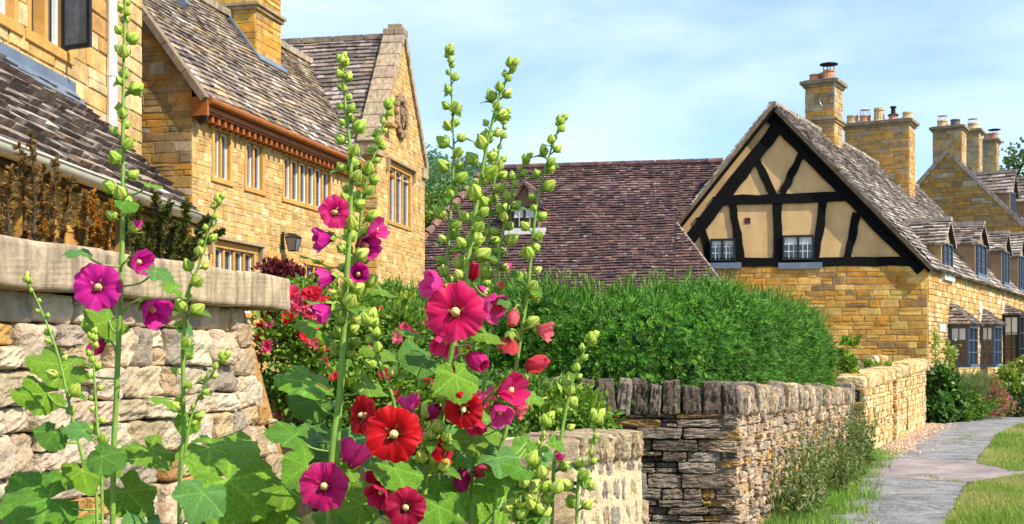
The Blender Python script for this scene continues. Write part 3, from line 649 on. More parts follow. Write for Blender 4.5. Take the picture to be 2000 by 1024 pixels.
def beam(mb, a, b, wpx, dd, nseg=7):
    p = Vector(gp(*a)); q = Vector(gp(*b)); wd = wpx*1.14/FPX*30.2; dr = (q-p).normalized(); pr = Vector((-dr.y, dr.x))
    L = []; Rr = []
    for i in range(nseg+1):
        c = p.lerp(q, i/nseg); L.append(c+pr*(wd/2+random.uniform(-.022, .02))); Rr.append(c-pr*(wd/2+random.uniform(-.022, .02)))
    for i in range(nseg):
        ps = ccw([tuple(L[i]), tuple(Rr[i]), tuple(Rr[i+1]), tuple(L[i+1])]); prism(mb, FGb, ps, pd-.01, dd+random.uniform(-.001, .001), (1, 1, 1))
mb = MB()
beam(mb, (1526, 240), (1346, 470), 22, .035, 14); beam(mb, (1508, 222), (1806, 524), 30, .036, 16)
beam(mb, (1392, 393), (1668, 384), 17, .025, 9)
for a, b, wv, dd in (((1471, 300), (1510, 380), 13, .015), ((1566, 300), (1528, 378), 13, .016), ((1518, 395), (1519, 503), 15, .017), ((1429, 395), (1448, 506), 14, .014),
                 ((1608, 392), (1593, 506), 14, .015), ((1674, 416), (1654, 506), 14, .016), ((1366, 424), (1386, 508), 13, .014)): beam(mb, a, b, wv, dd)
beam(mb, (1384, 513), (1800, 511), 15, .03, 14)
mb.build('timber_frame', M['black'], cot)
mb = MB(); a = gp(1460, 431); fbox(mb, FGb, a[0]-.07, a[0]+.07, a[1]-.07, a[1]+.07, -.03, -.018); mb.build('vent', mat('rusty_vent', (.06, .02, .012)), cot)
def small_window(F, s0, t0, s1, t1, parent, m, cols=2, pane_rows=3, pane_cols=3, d0=-.02, pale=False, blind=False):
    mb = MB(); f = .045
    fbox(mb, F, s0, s0+f, t0, t1, d0, d0+.07); fbox(mb, F, s1-f, s1, t0, t1, d0, d0+.07); fbox(mb, F, s0+f, s1-f, t0, t0+f, d0, d0+.068); fbox(mb, F, s0+f, s1-f, t1-f, t1, d0, d0+.068)
    wv = (s1-s0-2*f)/cols
    for i in range(1, cols): x = s0+f+i*wv; fbox(mb, F, x-.028, x+.028, t0+f, t1-f, d0, d0+.066)
    wo = mb.build('window', m, parent, bevel=.006)
    mb = MB()
    for i in range(cols):
        a = s0+f+i*wv
        for k in range(1, pane_cols): x = a+wv*k/pane_cols; fbox(mb, F, x-.008, x+.008, t0+f, t1-f, d0+.012, d0+.035)
        for k in range(1, pane_rows): y = t0+f+(t1-t0-2*f)*k/pane_rows; fbox(mb, F, a, a+wv, y-.008, y+.008, d0+.013, d0+.034)
    mb.build('glazing_bars', M['white'] if m is not M['slateblue'] else m, wo)
    mb = MB(); fbox(mb, F, s0+f, s1-f, t0+f, t1-f, d0+.001, d0+.011); mb.build('pane', M['litglass'] if pale else M['glass'], wo)
    if blind: mb = MB(); fbox(mb, F, s0+f+.01, s1-f-.01, t0+(t1-t0)*blind, t1-f-.002, d0+.0112, d0+.0118); mb.build('blind', M['curtain'], wo)
    return wo
for (u0, v0, u1, v1) in ((1387, 466, 1436, 511), (1528, 459, 1590, 509)):
    a = gp(u0, v1); b = gp(u1, v0); small_window(FGb, a[0], a[1], b[0], b[1], cot, M['dark_paint'], 2, 3, 3, d0=0.0, blind=.62 if u0 > 1500 else .72)
for (u0, u1) in ((1384, 1448), (1520, 1606)):
    mb = MB(); a = gp(u0, 514); b = gp(u1, 523); fbox(mb, FGb, a[0], b[0], b[1]-.02, a[1]-.0, .037, .075); mb.build('window_sill', M['lead'], cot)
# roof slopes
vo = .22
A3 = FGb.w(ap[0], ap[1], vo)+Z*.10; E3 = FGb.w(er[0], er[1], vo)-Z*.05; Lf = FGb.w(el[0], el[1], vo)
FR_ = Fr(E3, ee, A3-E3); FLf = Fr(Lf, -ee, A3-Lf)
RL = 17.6
q = [FR_.loc(p) for p in (E3, E3+ee*21, A3+ee*RL, A3)]
mb = MB(); roof_panel(mb, FR_, q, gauge=.17, tw=(.16, .34), th=.035, pal=P_SLATE2, seed=55, rough=.02, shrink=.35)
q2 = [FLf.loc(p) for p in (Lf, A3, A3+ee*RL, Lf+ee*RL)]
roof_panel(mb, FLf, q2, gauge=.17, tw=(.16, .34), th=.035, pal=P_SLATE2, seed=56, rough=.02)
for i in range(28):   # ridge stones
    a = A3+ee*(i*.62); fbox(mb, Fr(a, ee), .02, .6, -.12, .02+random.uniform(0, .02), -.09, .09, jit((.33, .27, .22), .2))
mb.build('roof', M['slate'], cot)
mb = MB()     # verge boards and slab edge under the slates
for F_, pp in ((FR_, [E3, A3]), (FLf, [A3, Lf])):
    a, b = pp
    dn = (F_.n)
    for k0, k1, wv in ((-.10, -.012, .16),):
        hexa(mb, [a+dn*k0, b+dn*k0, b+dn*k0+ee*wv, a+dn*k0+ee*wv, a+dn*k1, b+dn*k1, b+dn*k1+ee*wv, a+dn*k1+ee*wv], (1, 1, 1))
mb.build('verge', mat('verge_stone', (.20, .145, .08), var=.4, bump=.5), cot)
mb = MB()
for a, b, F_ in ((A3, E3, FR_), (A3, Lf, FLf)):
    dn = F_.n; o1 = ee*.03
    hexa(mb, [a-dn*.17+o1, b-dn*.17+o1, b-dn*.17+o1+ee*.05, a-dn*.17+o1+ee*.05, a-dn*.102+o1, b-dn*.102+o1, b-dn*.102+o1+ee*.05, a-dn*.102+o1+ee*.05], (1, 1, 1))
mb.build('bargeboard', M['black'], cot)
# dormers on the street side
for i, (u0, u1, vp, ve, vb) in enumerate(DU):
    s0, s1 = FS.su(u0), FS.su(u1); sm = (s0+s1)/2; Ym = FS.w(sm, 0).y
    tp_, te, tb = [(HOR-v)/FPX*Ym for v in (vp, ve, vb)]
    if i == 3: s1 = s0+1.6; sm = s0+.8
    dm = MB(); back = 3.4
    prism(dm, FS, [(s0, tb), (s1, tb), (s1, te), (sm, tp_-.1), (s0, te)], -back, .0, (1, 1, 1))
    do = dm.build('dormer', M['render'] if i else mat('ochre_render', (.40, .265, .10), var=.2, bump=.3), cot)
    rm = MB(); hw = (s1-s0)/2; rs_ = math.hypot(hw, tp_-te)
    fl = Fr(FS.w(s0, te, -back), FS.n, ee*hw+Z*(tp_-te)); fr_ = Fr(FS.w(s1, te, .0), -FS.n, -ee*hw+Z*(tp_-te))
    roof_panel(rm, fl, [(0, -.14), (back+.12, -.14), (back+.12, rs_), (0, rs_)], gauge=.15, tw=(.16, .34), th=.05, pal=P_SLATE2, seed=60+i, rough=.02)
    roof_panel(rm, fr_, [(-.12, -.14), (back, -.14), (back, rs_), (-.12, rs_)], gauge=.15, tw=(.16, .34), th=.05, pal=P_SLATE2, seed=70+i, rough=.02)
    fbox(rm, Fr(FS.w(sm, tp_, -back), FS.n), 0, back+.14, -.02, .09, -.09, .09, (.40, .33, .26))
    rm.build('dormer_roof', M['slate'], do)
    wv = .12; small_window(FS, s0+wv, tb+.12, s1-wv, te-.02, do, M['slateblue'], 2, 4, 2, d0=.0, pale=True)
    sm_ = MB(); fbox(sm_, FS, s0+.02, s1-.02, tb-.1, tb+.1, .005, .1); sm_.build('sill', M['white'] if i == 0 else M['lead'], do)
# bay windows
for i, (u, Lb, dep) in enumerate(bays):
    s0 = FS.su(u); s1 = s0+Lb; Ym = FS.w(s0, 0, dep).y
    tb = (HOR-712)/FPX*Ym; te = (HOR-[634, 634, 614][i])/FPX*Ym; ta = (HOR-[592, 604, 596][i])/FPX*Ym
    bm = MB(); fbox(bm, FS, s0, s1, tb-.08, tb, .0, dep+.05); fbox(bm, FS, s0, s1, te-.09, te, .0, dep+.02)
    for x in (s0, s1-.07): fbox(bm, FS, x, x+.07, tb, te-.09, dep-.07, dep); fbox(bm, FS, x, x+.06, tb, te-.09, .03, .09)
    bo = bm.build('bay_window', M['slateblue'] if i != 2 else M['dark_paint'], cot)
    fc = Fr(FS.w(s0, 0, 0), FS.n)   # cheek towards the camera
    gm = MB(); bars = MB()
    fbox(gm, fc, .09, dep-.07, tb, te-.09, -.035, -.025); fbox(gm, FS, s0+.07, s1-.07, tb, te-.09, dep-.04, dep-.03)
    fbox(gm, FS, s1-.04, s1-.03, tb, te-.09, .09, dep-.07)
    m_ = (.09+dep-.07)/2; fbox(bars, fc, m_-.012, m_+.012, tb, te-.09, -.024, .0)
    for k in (1, 2): y = tb+(te-.09-tb)*k/3; fbox(bars, fc, .09, dep-.07, y-.011, y+.011, -.023, -.002); fbox(bars, FS, s0+.07, s1-.07, y-.011, y+.011, dep-.029, dep-.004)
    for k in range(1, 6): x = s0+.07+(s1-s0-.14)*k/6; wv = .03 if k == 3 else .011; fbox(bars, FS, x-wv, x+wv, tb, te-.09, dep-.03, dep-.003)
    gm.build('pane', M['glass'], bo); bars.build('glazing_bars', M['slateblue'] if i != 2 else M['dark_paint'], bo)
    it = MB(); fbox(it, fc, .10, dep-.09, tb+(te-tb)*.60, te-.1, -.0245, -.0242); it.build('blind', M['curtain'], bo)
    if i == 2: it2 = None
    rm = MB(); ov = .12; zt, zb = ta, te+.01
    pa, pb = FS.w(s0+.25, zt, .02), FS.w(s1-.25, zt, .02)
    e_ = [FS.w(s0-ov, zb, 0), FS.w(s0-ov, zb, dep+ov), FS.w(s1+ov, zb, dep+ov), FS.w(s1+ov, zb, 0)]
    for (p0, p1, tops) in ((e_[0], e_[1], [pa]), (e_[1], e_[2], [pb, pa]), (e_[2], e_[3], [pb])):
        f = Fr(p0, p1-p0, tops[0]-p0); roof_panel(rm, f, [f.loc(p) for p in [p0, p1]+tops], gauge=.11, tw=(.12, .24), th=.035, pal=P_SLATE3, seed=80+i, rough=.015)
    rm.add([tuple(p) for p in e_], [(0, 1, 2, 3)], (.05, .04, .03))
    rm.build('bay_roof', M['slate'], bo)
    if i:
        fm = MB(); fbox(fm, FS, s0-.3, s0+.1, zt-.12, zt+.14, .0, .05); prism(fm, FS, [(s0-.3, zb), (s0-.12, zb), (s0+.25, zt), (s0+.2, zt+.14)], 0, .06); fm.build('flashing', mat('cream_mortar', (.62, .54, .40)), bo)
mb = MB(); a = FS.px(1838, 641); fbox(mb, FS, a[0]-.35, a[0]+.45, a[1]-.09, a[1]+.09, .02, .045); tag(mb.build('house_sign', M['white'], None, loc=FS.w(*a)), 'small white name plate on the cottage wall beside the first bay window', 'sign')
# chimneys: on the ridge
A0 = Vector((A3.x, A3.y, 0)); FRd = Fr(A0, ee)
def ridge_s(u): return FRd.su(u)
rz = A3.z
def cz(v, s, off=0): return CAMZ+(HOR-v)/FPX*FRd.w(s, 0, off).y
P_CH = [((.47, .27, .09), 4), ((.52, .28, .06), 4), ((.36, .235, .115), 3), ((.44, .34, .20), 2)]
P_CHG = [((.36, .26, .14), 4), ((.44, .29, .11), 3), ((.30, .23, .15), 3), ((.46, .36, .22), 2)]
hw = .36
def ch_px(parent, u0, u1, vt, w0, w1, pal, pots, seed, split=.62, band=None, parentroof=None, zb=None, ln=None):
    # front-left corner at u0 (street-facing end), stack w0..w1 across the ridge
    F2 = Fr(A0+FRd.n*w1, ee); sl_ = F2.su(u0)
    F3 = Fr(A0, ee)
    s_ = sl_
    return s_
def chimney_at(parent, s, ln, half, zt, pal, pots, seed, zb, band=None, shift=0):
    return chimney(parent, FRd, s, s+ln, -half+shift, half+shift, zb, zt, pal, pots, band, seed=seed)
# stack 1: u 1583..1647
s1c = ridge_s(1603)-.1; zt1 = cz(168, s1c)
chimney_at(cot, s1c, .85, .40, zt1, P_CH, [(.4, .3, .30, .17, TERRA, 'hat'), (.65, .55, .28, .15, TERRA, None), (.4, .8, .22, .15, TERRA, None)], 91, rz-.6, band=rz+.30-.1)
s2c = ridge_s(1712); zt2 = cz(247, s2c)
chimney_at(cot, s2c, .9, 1.02, zt2, P_CH, [(.4, .06, .25, .17, BUFF, None), (.4, .28, .18, .15, TERRA, 'cowl'), (.4, .5, .46, .18, BUFF, None), (.4, .72, .26, .19, TERRA, 'cage'), (.4, .92, .3, .2, BUFF, None)][::1], 92, rz-1.7)
# satellite hoop bracket and cable on stack 1
mb = MB(); c = FRd.w(s1c-.02, zt1-.5, .1)
tube(mb, [FRd.w(s1c-.06, zt1+.25, .42), FRd.w(s1c-.06, zt1-.7, .42)], .018, 6); hp_ = [FRd.w(s1c-.06, zt1-.42+.2*math.cos(t), .22+.2*math.sin(t)) for t in np.linspace(0, 5.2, 16)]; tube(mb, hp_, .014, 6)
mb.build('aerial_bracket', mat('grey_steel', (.35, .37, .4), rough=.4, metal=.6), cot)

# ------------------------------------------------------------------ gabled house further along and the ones behind it
h3 = thing('gabled_stone_house', 'tall stone house with coped gable and chimney beyond the timber cottage', 'house', (20, 50, 0))
s3 = 20.3; w3 = FS.w(s3, 0, 0); ga = Vector((w3.x, w3.y, CAMZ)); perp = FS.n
F3 = Fr(ga, perp)      # gable plane, s<0 into the row
e3 = F3.px(2008, 452); a3 = F3.px(1850, 298); l3 = (2*a3[0]-e3[0], e3[1])
mb = MB(); stone_panel(mb, F3, [(l3[0], -CAMZ), (e3[0], -CAMZ), e3, a3, l3], ch=(.12, .24), cl=(.25, .6), pal=P_GABLE, seed=101)
FS3 = Fr(F3.w(e3[0], 0, 0), ee); stone_panel(mb, FS3, [(0, -CAMZ), (16, -CAMZ), (16, e3[1]), (0, e3[1])], ch=(.12, .24), cl=(.25, .6), pal=P_GOLD, seed=102)
mb.build('wall', M['stone'], h3)
rw = FS3.o; upR = F3.w(*a3)-F3.w(*e3); f3 = Fr(F3.w(*e3), ee, upR); sl3 = upR.length
mb = MB(); roof_panel(mb, f3, [(0, -.2), (16, -.2), (16, sl3), (0, sl3)], gauge=.2, tw=(.22, .42), th=.045, pal=P_SLATE3, seed=103, rough=.02)
upL = F3.w(*a3)-F3.w(*l3); f3l = Fr(F3.w(*l3)+ee*16, -ee, upL); roof_panel(mb, f3l, [(0, -.2), (16, -.2), (16, sl3), (0, sl3)], gauge=.2, tw=(.22, .42), th=.045, pal=P_SLATE3, seed=104)
mb.build('roof', M['slate'], h3)
mb = MB()
for f, x0 in ((f3, -.06), (f3l, 15.9)):
    for i in range(8): fbox(mb, f, x0, x0+.16, i*sl3/8, (i+1)*sl3/8-.01, -.03, .12, jit((.38, .32, .26), .15))
mb.build('verge_coping', M['capping'], h3)
# a dormer on the slope
for q, (sd, tpz) in enumerate(((3.0, 332), (9.0, 345))):
    fd = Fr(FS3.o+ee*sd-FS3.n*1.05, ee); Yd = fd.o.y; tt = (HOR-tpz)/FPX*Yd; tb = e3[1]+.55; te = tb+(tt-tb)*.64; wd = 1.5
    dm = MB(); prism(dm, fd, [(0, tb), (wd, tb), (wd, te), (wd/2, tt-.1), (0, te)], -2.6, 0, (1, 1, 1)); do = dm.build('dormer', M['render'], h3)
    rm = MB(); rs_ = math.hypot(wd/2, tt-te); fl = Fr(fd.w(0, te, -2.8), fd.n, ee*(wd/2)+Z*(tt-te)); fr_ = Fr(fd.w(wd, te, 0), -fd.n, -ee*(wd/2)+Z*(tt-te))
    roof_panel(rm, fl, [(0, -.18), (2.95, -.18), (2.95, rs_), (0, rs_)], gauge=.2, tw=(.2, .4), th=.05, pal=P_SLATE3, seed=110+q); roof_panel(rm, fr_, [(-.15, -.18), (2.8, -.18), (2.8, rs_), (-.15, rs_)], gauge=.2, tw=(.2, .4), th=.05, pal=P_SLATE3, seed=112+q)
    fbox(rm, Fr(fd.w(wd/2, tt, -2.8), fd.n), 0, 2.98, -.02, .1, -.1, .1, (.36, .3, .24))
    rm.build('dormer_roof', M['slate'], do); small_window(fd, .2, tb+.15, wd-.2, te-.02, do, M['slateblue'], 2, 4, 2, d0=.0, pale=True)
Fr3 = Fr((F3.w(*a3).x, F3.w(*a3).y, 0), ee); rz3 = F3.w(*a3).z
def c3(u, w_px, vt, seed, pal, pots, ln=.9, zb=None):
    s = Fr3.su(u); Y = Fr3.w(s, 0).y; half = w_px/FPX*Y/2/1.12; zt = CAMZ+(HOR-vt)/FPX*Y
    return chimney(h3, Fr3, s, s+ln, -half, half, (rz3-1.4) if zb is None else zb, zt, pal, pots, seed=seed, ch=(.2, .45))
chimney(h3, Fr3, .02, 1.0, -.55, .55, rz3-2.1, CAMZ+(HOR-248)/FPX*48, P_CH, [(.5, .3, .3, .2, (.12, .11, .11), None), (.5, .75, .3, .22, BUFF, 'cage')], seed=120, ch=(.2, .45))
c3(1893, 40, 260, 121, P_CHG, [(.5, .4, .3, .24, BUFF, 'cage')]); c3(1932, 30, 278, 122, P_CHG, [(.5, .25, .3, .2, TERRA, 'hat'), (.5, .7, .3, .2, TERRA, None)])

# ------------------------------------------------------------------ long house with the purple tiled roof
bh = thing('tiled_house', 'long low house under a steep purple brown clay tile roof', 'house', (2.5, 33, 0))
rl, rr = U(955, 331, 33.0), U(1418, 316, 31.8); rl.z = rr.z = (rl.z+rr.z)/2
rdx = (rr-rl).normalized(); nrm = rdx.cross(Z); # horizontal outward (towards camera)
drop = 3.6; runb = 4.1
eL = rl+nrm*runb-Z*drop; FT_ = Fr(eL, rdx, rl-eL)
tpx = FT_.px
RLn = (rr-rl).length; slb = math.hypot(runb, drop)
hl = tpx(815, 482); v1 = tpx(1321, 437); v2 = tpx(1412, 556)
lo = 0.0
# left hip continues on its line down to the eaves
k = (slb-lo)/(slb-hl[1]); hx = 0+(hl[0]-0)*k
polyA = [(hx, lo), (v2[0]+.2, lo), (v2[0], v2[1]), (v1[0], v1[1]), (v1[0], slb), (0, slb)]
def lichen(s, t, c, rs):
    u0, v0 = tpx(1190, 365); a = math.exp(-((s-u0)/.9)**2-((t-v0)/.42)**2)
    if rs.random() < a*.6: return tuple(x*1.5+.02 for x in c)
    if rs.random() < .012: return (.20, .17, .16)
    return c
mb = MB()
roof_panel(mb, FT_, [(hx, lo), (v2[0]+.05, lo), (v2[0], v2[1]), (v1[0], v1[1]), (0, slb)] if False else [(hx, lo), (v1[0], lo), (v1[0], slb), (0, slb)], gauge=.108, tw=(.155, .185), th=.034, pal=P_TILE, seed=131, rough=.006, colf=lichen)
roof_panel(mb, FT_, [(v1[0], lo), (v2[0]+.1, lo), v2, v1], gauge=.108, tw=(.155, .185), th=.034, pal=P_TILE, seed=132, rough=.006, colf=lichen)
s_r = RLn-.02
roof_panel(mb, FT_, [(v1[0], v1[1]), (v1[0]+.02, v1[1]), (s_r, slb-.02), (s_r, slb), (v1[0], slb)], gauge=.108, tw=(.155, .185), th=.034, pal=P_TILE, seed=133, rough=.006, colf=lichen)
# left hip face
hb = FT_.w(hx, lo); bk = rl-nrm*runb-Z*drop+rdx*hx; FHp = Fr(bk, hb-bk, rl-(hb+bk)/2); roof_panel(mb, FHp, [FHp.loc(p) for p in (bk, hb, rl)], gauge=.108, tw=(.155, .185), th=.022, pal=P_TILE, seed=134)
FBk = Fr(rr-nrm*runb-Z*drop, -rdx, rr-(rr-nrm*runb-Z*drop)); roof_panel(mb, FBk, [(0, 0), (RLn-hx, 0), (RLn, slb), (0, slb)] if False else [(0, 0), (RLn-hx, 0), (RLn, slb), (0, slb)], gauge=.2, tw=(.3, .36), th=.022, pal=P_TILE, seed=135)
# right return towards the cottage gable
p1, p2 = FT_.w(*v1), FT_.w(v2[0]+.1, lo); p3 = p2-nrm*2.2; mb.add([tuple(p) for p in (p1, p2, p3)], [(0, 1, 2)], (.12, .06, .055))
mb.build('roof', M['tile'], bh)
mb = MB()
i = 0.0
while i < RLn-.1:
    tube(mb, [rl+rdx*(i+.005)+Z*.01, rl+rdx*(i+.36)+Z*(.012+random.uniform(0, .01))], .10, 10, jit((.13, .068, .06), .3)); i += .365
mb.build('ridge_tiles', M['tile'], bh)
mb = MB(); h0 = FT_.w(0, slb); n = 18
for i in range(n): a = h0.lerp(hb, i/n); b = h0.lerp(hb, (i+.96)/n); tube(mb, [a+FT_.n*.05, b+FT_.n*.075], [.09, .115], 8, jit((.20, .105, .075), .25))
mb.build('hip_tiles', M['tile'], bh)
mb = MB(); n = 12
a0, b0 = FT_.w(*v1, .0), FT_.w(v2[0], v2[1]); 
for i in range(n): a = a0.lerp(b0, i/n); b = a0.lerp(b0, (i+.9)/n); tube(mb, [a+FT_.n*.01, b+FT_.n*.02], .038, 6, jit((.27, .20, .16), .25))
mb.build('verge_mortar', M['stone'], bh)
FBW = Fr(FT_.w(hx+.3, 0)-nrm*.35, rdx); wz = -(FBW.o.z); mb = MB(); L_ = (v2[0]-hx-.2)
stone_panel(mb, FBW, [(0, wz), (L_, wz), (L_, .1), (0, .1)], pal=P_GOLD, ch=(.14, .24), cl=(.25, .5), seed=136); 
FBe = Fr(FBW.w(L_, 0), -nrm); stone_panel(mb, FBe, [(0, wz), (1.9, wz), (1.9, .1), (0, .1)], pal=P_GOLD, ch=(.14, .24), cl=(.25, .5), seed=137)
FBl = Fr(FBW.w(0, 0)-nrm*7, nrm); stone_panel(mb, FBl, [(0, wz), (7, wz), (7, .1), (0, .1)], pal=P_GOLD, ch=(.14, .24), cl=(.25, .5), seed=138)
mb.build('wall', M['stone'], bh)
# dormer in the tiled roof
Yd = FT_.w(*tpx(1022, 447)).y-.05; fd = Fr((0, Yd, CAMZ), rdx); a = fd.px(1000, 447); b = fd.px(1044, 403); pk = fd.px(1030, 357)
x0, x1 = a[0]-.05, b[0]+.13; xm = (x0+x1)/2
dm = MB(); prism(dm, fd, [(x0, a[1]), (x1, a[1]), (x1, b[1]+.02), (xm, pk[1]-.08), (x0, b[1]+.02)], -1.9, 0, (1, 1, 1)); do = dm.build('dormer', M['render'], bh)
rm = MB(); hwd = (x1-x0)/2; rise = pk[1]-b[1]; rs_ = math.hypot(hwd, rise)
fl = Fr(fd.w(x0, b[1], -2), fd.n, rdx*hwd+Z*rise); fr_ = Fr(fd.w(x1, b[1], 0), -fd.n, -rdx*hwd+Z*rise)
roof_panel(rm, fl, [(0, -.06), (2.12, -.06), (2.12, rs_), (0, rs_)], gauge=.1, tw=(.15, .18), th=.022, pal=P_TILE, seed=141); roof_panel(rm, fr_, [(-.12, -.06), (2, -.06), (2, rs_), (-.12, rs_)], gauge=.1, tw=(.15, .18), th=.022, pal=P_TILE, seed=142)
tube(rm, [fd.w(xm, pk[1]+.0, -1.9), fd.w(xm, pk[1]+.0, .12)], .06, 8, (.2, .12, .1)); rm.build('dormer_roof', M['tile'], do)
small_window(fd, x0+.06, a[1], x1-.06, b[1], do, M['dark_paint'], 2, 2, 2, d0=.0, blind=.52)
mb = MB(); s_ = fd.px(987, 464); e_ = fd.px(1066, 450); fbox(mb, fd, s_[0], e_[0], s_[1], a[1]-.002, -.3, .12); mb.build('sill', M['white'], do)

# ------------------------------------------------------------------ garden walls
def rubble_wall(mb, F, L, z0, ztop, pal, ch, cl, depth=.22, n=5, e=5, amp=.05, gap=.008, batter=0, seed=1, bulge=.03, jag=0):
    """dry stone face of separate rounded stones; ztop(s) gives the height at s"""
    rs = random.Random(seed); t = z0; H = max(ztop(0), ztop(L))
    while t < H-.02:
        h = rs.uniform(*ch); s = -rs.uniform(0, .05)
        while s < L-.03:
            l = rs.uniform(*cl)
            if L-(s+l) < cl[0]*.6: l = L-s
            zt = ztop(min(L, max(0, s+l/2))); hh = h
            if t < zt-.03:
                hh = min(h, zt-t) if zt-t < h*1.6 else h
                parts = [(t, hh)]
                if hh > ch[0]*1.5 and l < cl[1]*.6 and rs.random() < .3: parts = [(t, hh*.5), (t+hh*.5, hh*.5)]
                for tt, h2 in parts:
                    off = -batter*(tt+h2/2-z0)
                    stone3d(mb, F, (s+l/2, tt+h2/2, -depth/2+off+rs.uniform(-.5, .6)*bulge), (l-gap+rs.uniform(-.004, .01), h2-gap+rs.uniform(-.003, .006), depth), pick(pal), n=n, e=e, amp=amp, tilt=rs.uniform(-.035, .035), jag=jag)
            s += l
        t += h
# near wall with the long capping stone
a = U(-140, 0, 1); q0, q1 = Vector((-2.06, 4.95)), Vector((-1.44, 7.7)); dn_ = (q1-q0).normalized()
w0 = q0-dn_*1.4; FNW = Fr((w0.x, w0.y, 0), (dn_.x, dn_.y, 0)); LW = (q1-w0).length
gw = thing('garden_wall', 'near garden wall of pale rounded stones under a long weathered capping', 'wall', (w0.x, w0.y+2, 0))
capZ = 1.6+.468; PC = [((.54, .415, .265), 5), ((.60, .48, .33), 4), ((.48, .34, .19), 3), ((.48, .26, .08), 1), ((.37, .30, .22), 1.5)]
FNW2 = Fr(FNW.w(0, 0, -.05), FNW.ex)
mb = MB(); rubble_wall(mb, FNW2, LW-.46, 0, lambda s: capZ-.2, PC, (.10, .23), (.12, .36), depth=.3, n=12, e=10, amp=.075, gap=.007, batter=.0, seed=153, bulge=.06, jag=.035)
mb.build('stonework', M['cream'], gw, smooth=False)
mb = MB(); fbox(mb, FNW2, 0, LW-.42, 0, capZ-.2, -.45, -.12, (.16, .11, .065)); mb.build('wall_core', M['goldrubble'], gw)
mb = MB(); zt_ = capZ-.2; ce = LW-.34   # battered end: the wall widens towards its foot
prism(mb, FNW2, [(ce+1.04, 0), (ce+1.17, 0), (ce, zt_), (ce-.10, zt_)], -.5, -.05, (.50, .26, .075))
mb.build('battered_end', M['goldrubble'], gw)
mb = MB(); rubble_wall(mb, Fr(FNW2.w(ce-.14, 0, 0), FNW2.ex), 1.18, 0, lambda s: zt_*(1-s/1.2), PC, (.10, .2), (.10, .2), depth=.3, n=8, e=9, amp=.06, seed=151, jag=.035, gap=-.004)
mb.build('end_stones', M['cream'], gw)
FCp = Fr(FNW.w(0, capZ-.2, 0), FNW.ex)
mb = MB(); n = 60
for (x0, x1) in ((0, LW*.5-.004), (LW*.5, LW+.03)):
    V, Fc = GRID[8]; P = V.copy(); nv = (np.abs(P)**40).sum(1)**(1/40); P = P/nv[:, None]
    P[:, 0] = (P[:, 0]*.5+.5)*(x1-x0)+x0; P[:, 1] = (P[:, 1]*.5+.5)*.205; P[:, 2] = P[:, 2]*.32-.26
    P[:, 1] += .006*np.sin(P[:, 0]*7+P[:, 2]*5); P[:, 2] += .006*np.sin(P[:, 0]*11+P[:, 1]*20)
    mb.add(P@np.array([FCp.ex[:], FCp.ey[:], FCp.n[:]])+np.array(FCp.o[:]), Fc, jit((.40, .305, .19), .05))
mb.build('capping', M['capping'], gw, bevel=.012)

# low mortared wall in the middle
a, b = U(985, 868, 5.95), U(1256, 847, 6.85); a2, b2 = Vector((a.x, a.y, 0)), Vector((b.x, b.y, 0)); FM = Fr(a2, b2-a2); LM = (b2-a2).length; hz = (a.z+b.z)/2
lw = thing('low_garden_wall', 'low mortared stone wall with pitted end stone below the leafy shrub', 'wall', a2)
mb = MB(); prism(mb, FM, [(0, 0), (LM+.07, 0), (LM, hz-.01), (0, hz-.01)], -.42, -.02, (.60, .46, .27)); mb.build('mortar', mat('lime_mortar', (.66, .51, .30), var=.2, vs=9, bump=1.0, bs=24, bdist=.03), lw)
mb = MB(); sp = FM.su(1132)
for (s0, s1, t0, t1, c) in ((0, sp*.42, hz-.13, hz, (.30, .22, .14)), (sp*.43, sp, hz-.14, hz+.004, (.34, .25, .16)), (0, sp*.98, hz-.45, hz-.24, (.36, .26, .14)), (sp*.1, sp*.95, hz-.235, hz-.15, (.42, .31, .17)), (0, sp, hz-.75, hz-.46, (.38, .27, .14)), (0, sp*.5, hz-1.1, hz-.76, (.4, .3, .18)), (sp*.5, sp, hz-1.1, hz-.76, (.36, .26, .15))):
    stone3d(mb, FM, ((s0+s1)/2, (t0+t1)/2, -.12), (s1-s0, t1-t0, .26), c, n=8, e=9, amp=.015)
rs = random.Random(4); t = 0
while t < hz-.08:
    h = rs.uniform(.10, .15); s = sp+.03
    if t+h > hz-.05: h = hz-t
    while s < LM+.04:
        l = rs.uniform(.04, .095); stone3d(mb, FM, (s+l/2, t+h/2, -.10), (l*.98, h*.86, .164+rs.uniform(-.008, .008)), pick([((.33, .28, .22), 4), ((.27, .22, .18), 3), ((.44, .34, .20), 3), ((.22, .185, .16), 2), ((.50, .27, .09), .7)]), n=6, e=9, amp=.07, tilt=rs.uniform(-.2, .2), jag=.10); s += l+rs.uniform(.01, .04)
    t += h
s = sp+.02
while s < LM-.02:
    l = rs.uniform(.05, .10); stone3d(mb, FM, (s+l/2, hz-.065, -.205), (l*.98, .15, .42), pick([((.50, .38, .22), 3), ((.40, .30, .18), 3)]), n=7, e=14, amp=.04, jag=.08); s += l
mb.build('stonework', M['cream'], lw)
mb = MB()
for (u, v) in ((1122, 944), (1118, 956), (1074, 959)):
    p = FM.px(u, v); tube(mb, [FM.w(p[0], p[1], -.03), FM.w(p[0], p[1], .016)], .011, 8)
mb.build('drill_hole', mat('hole', (.012, .009, .006)), lw)

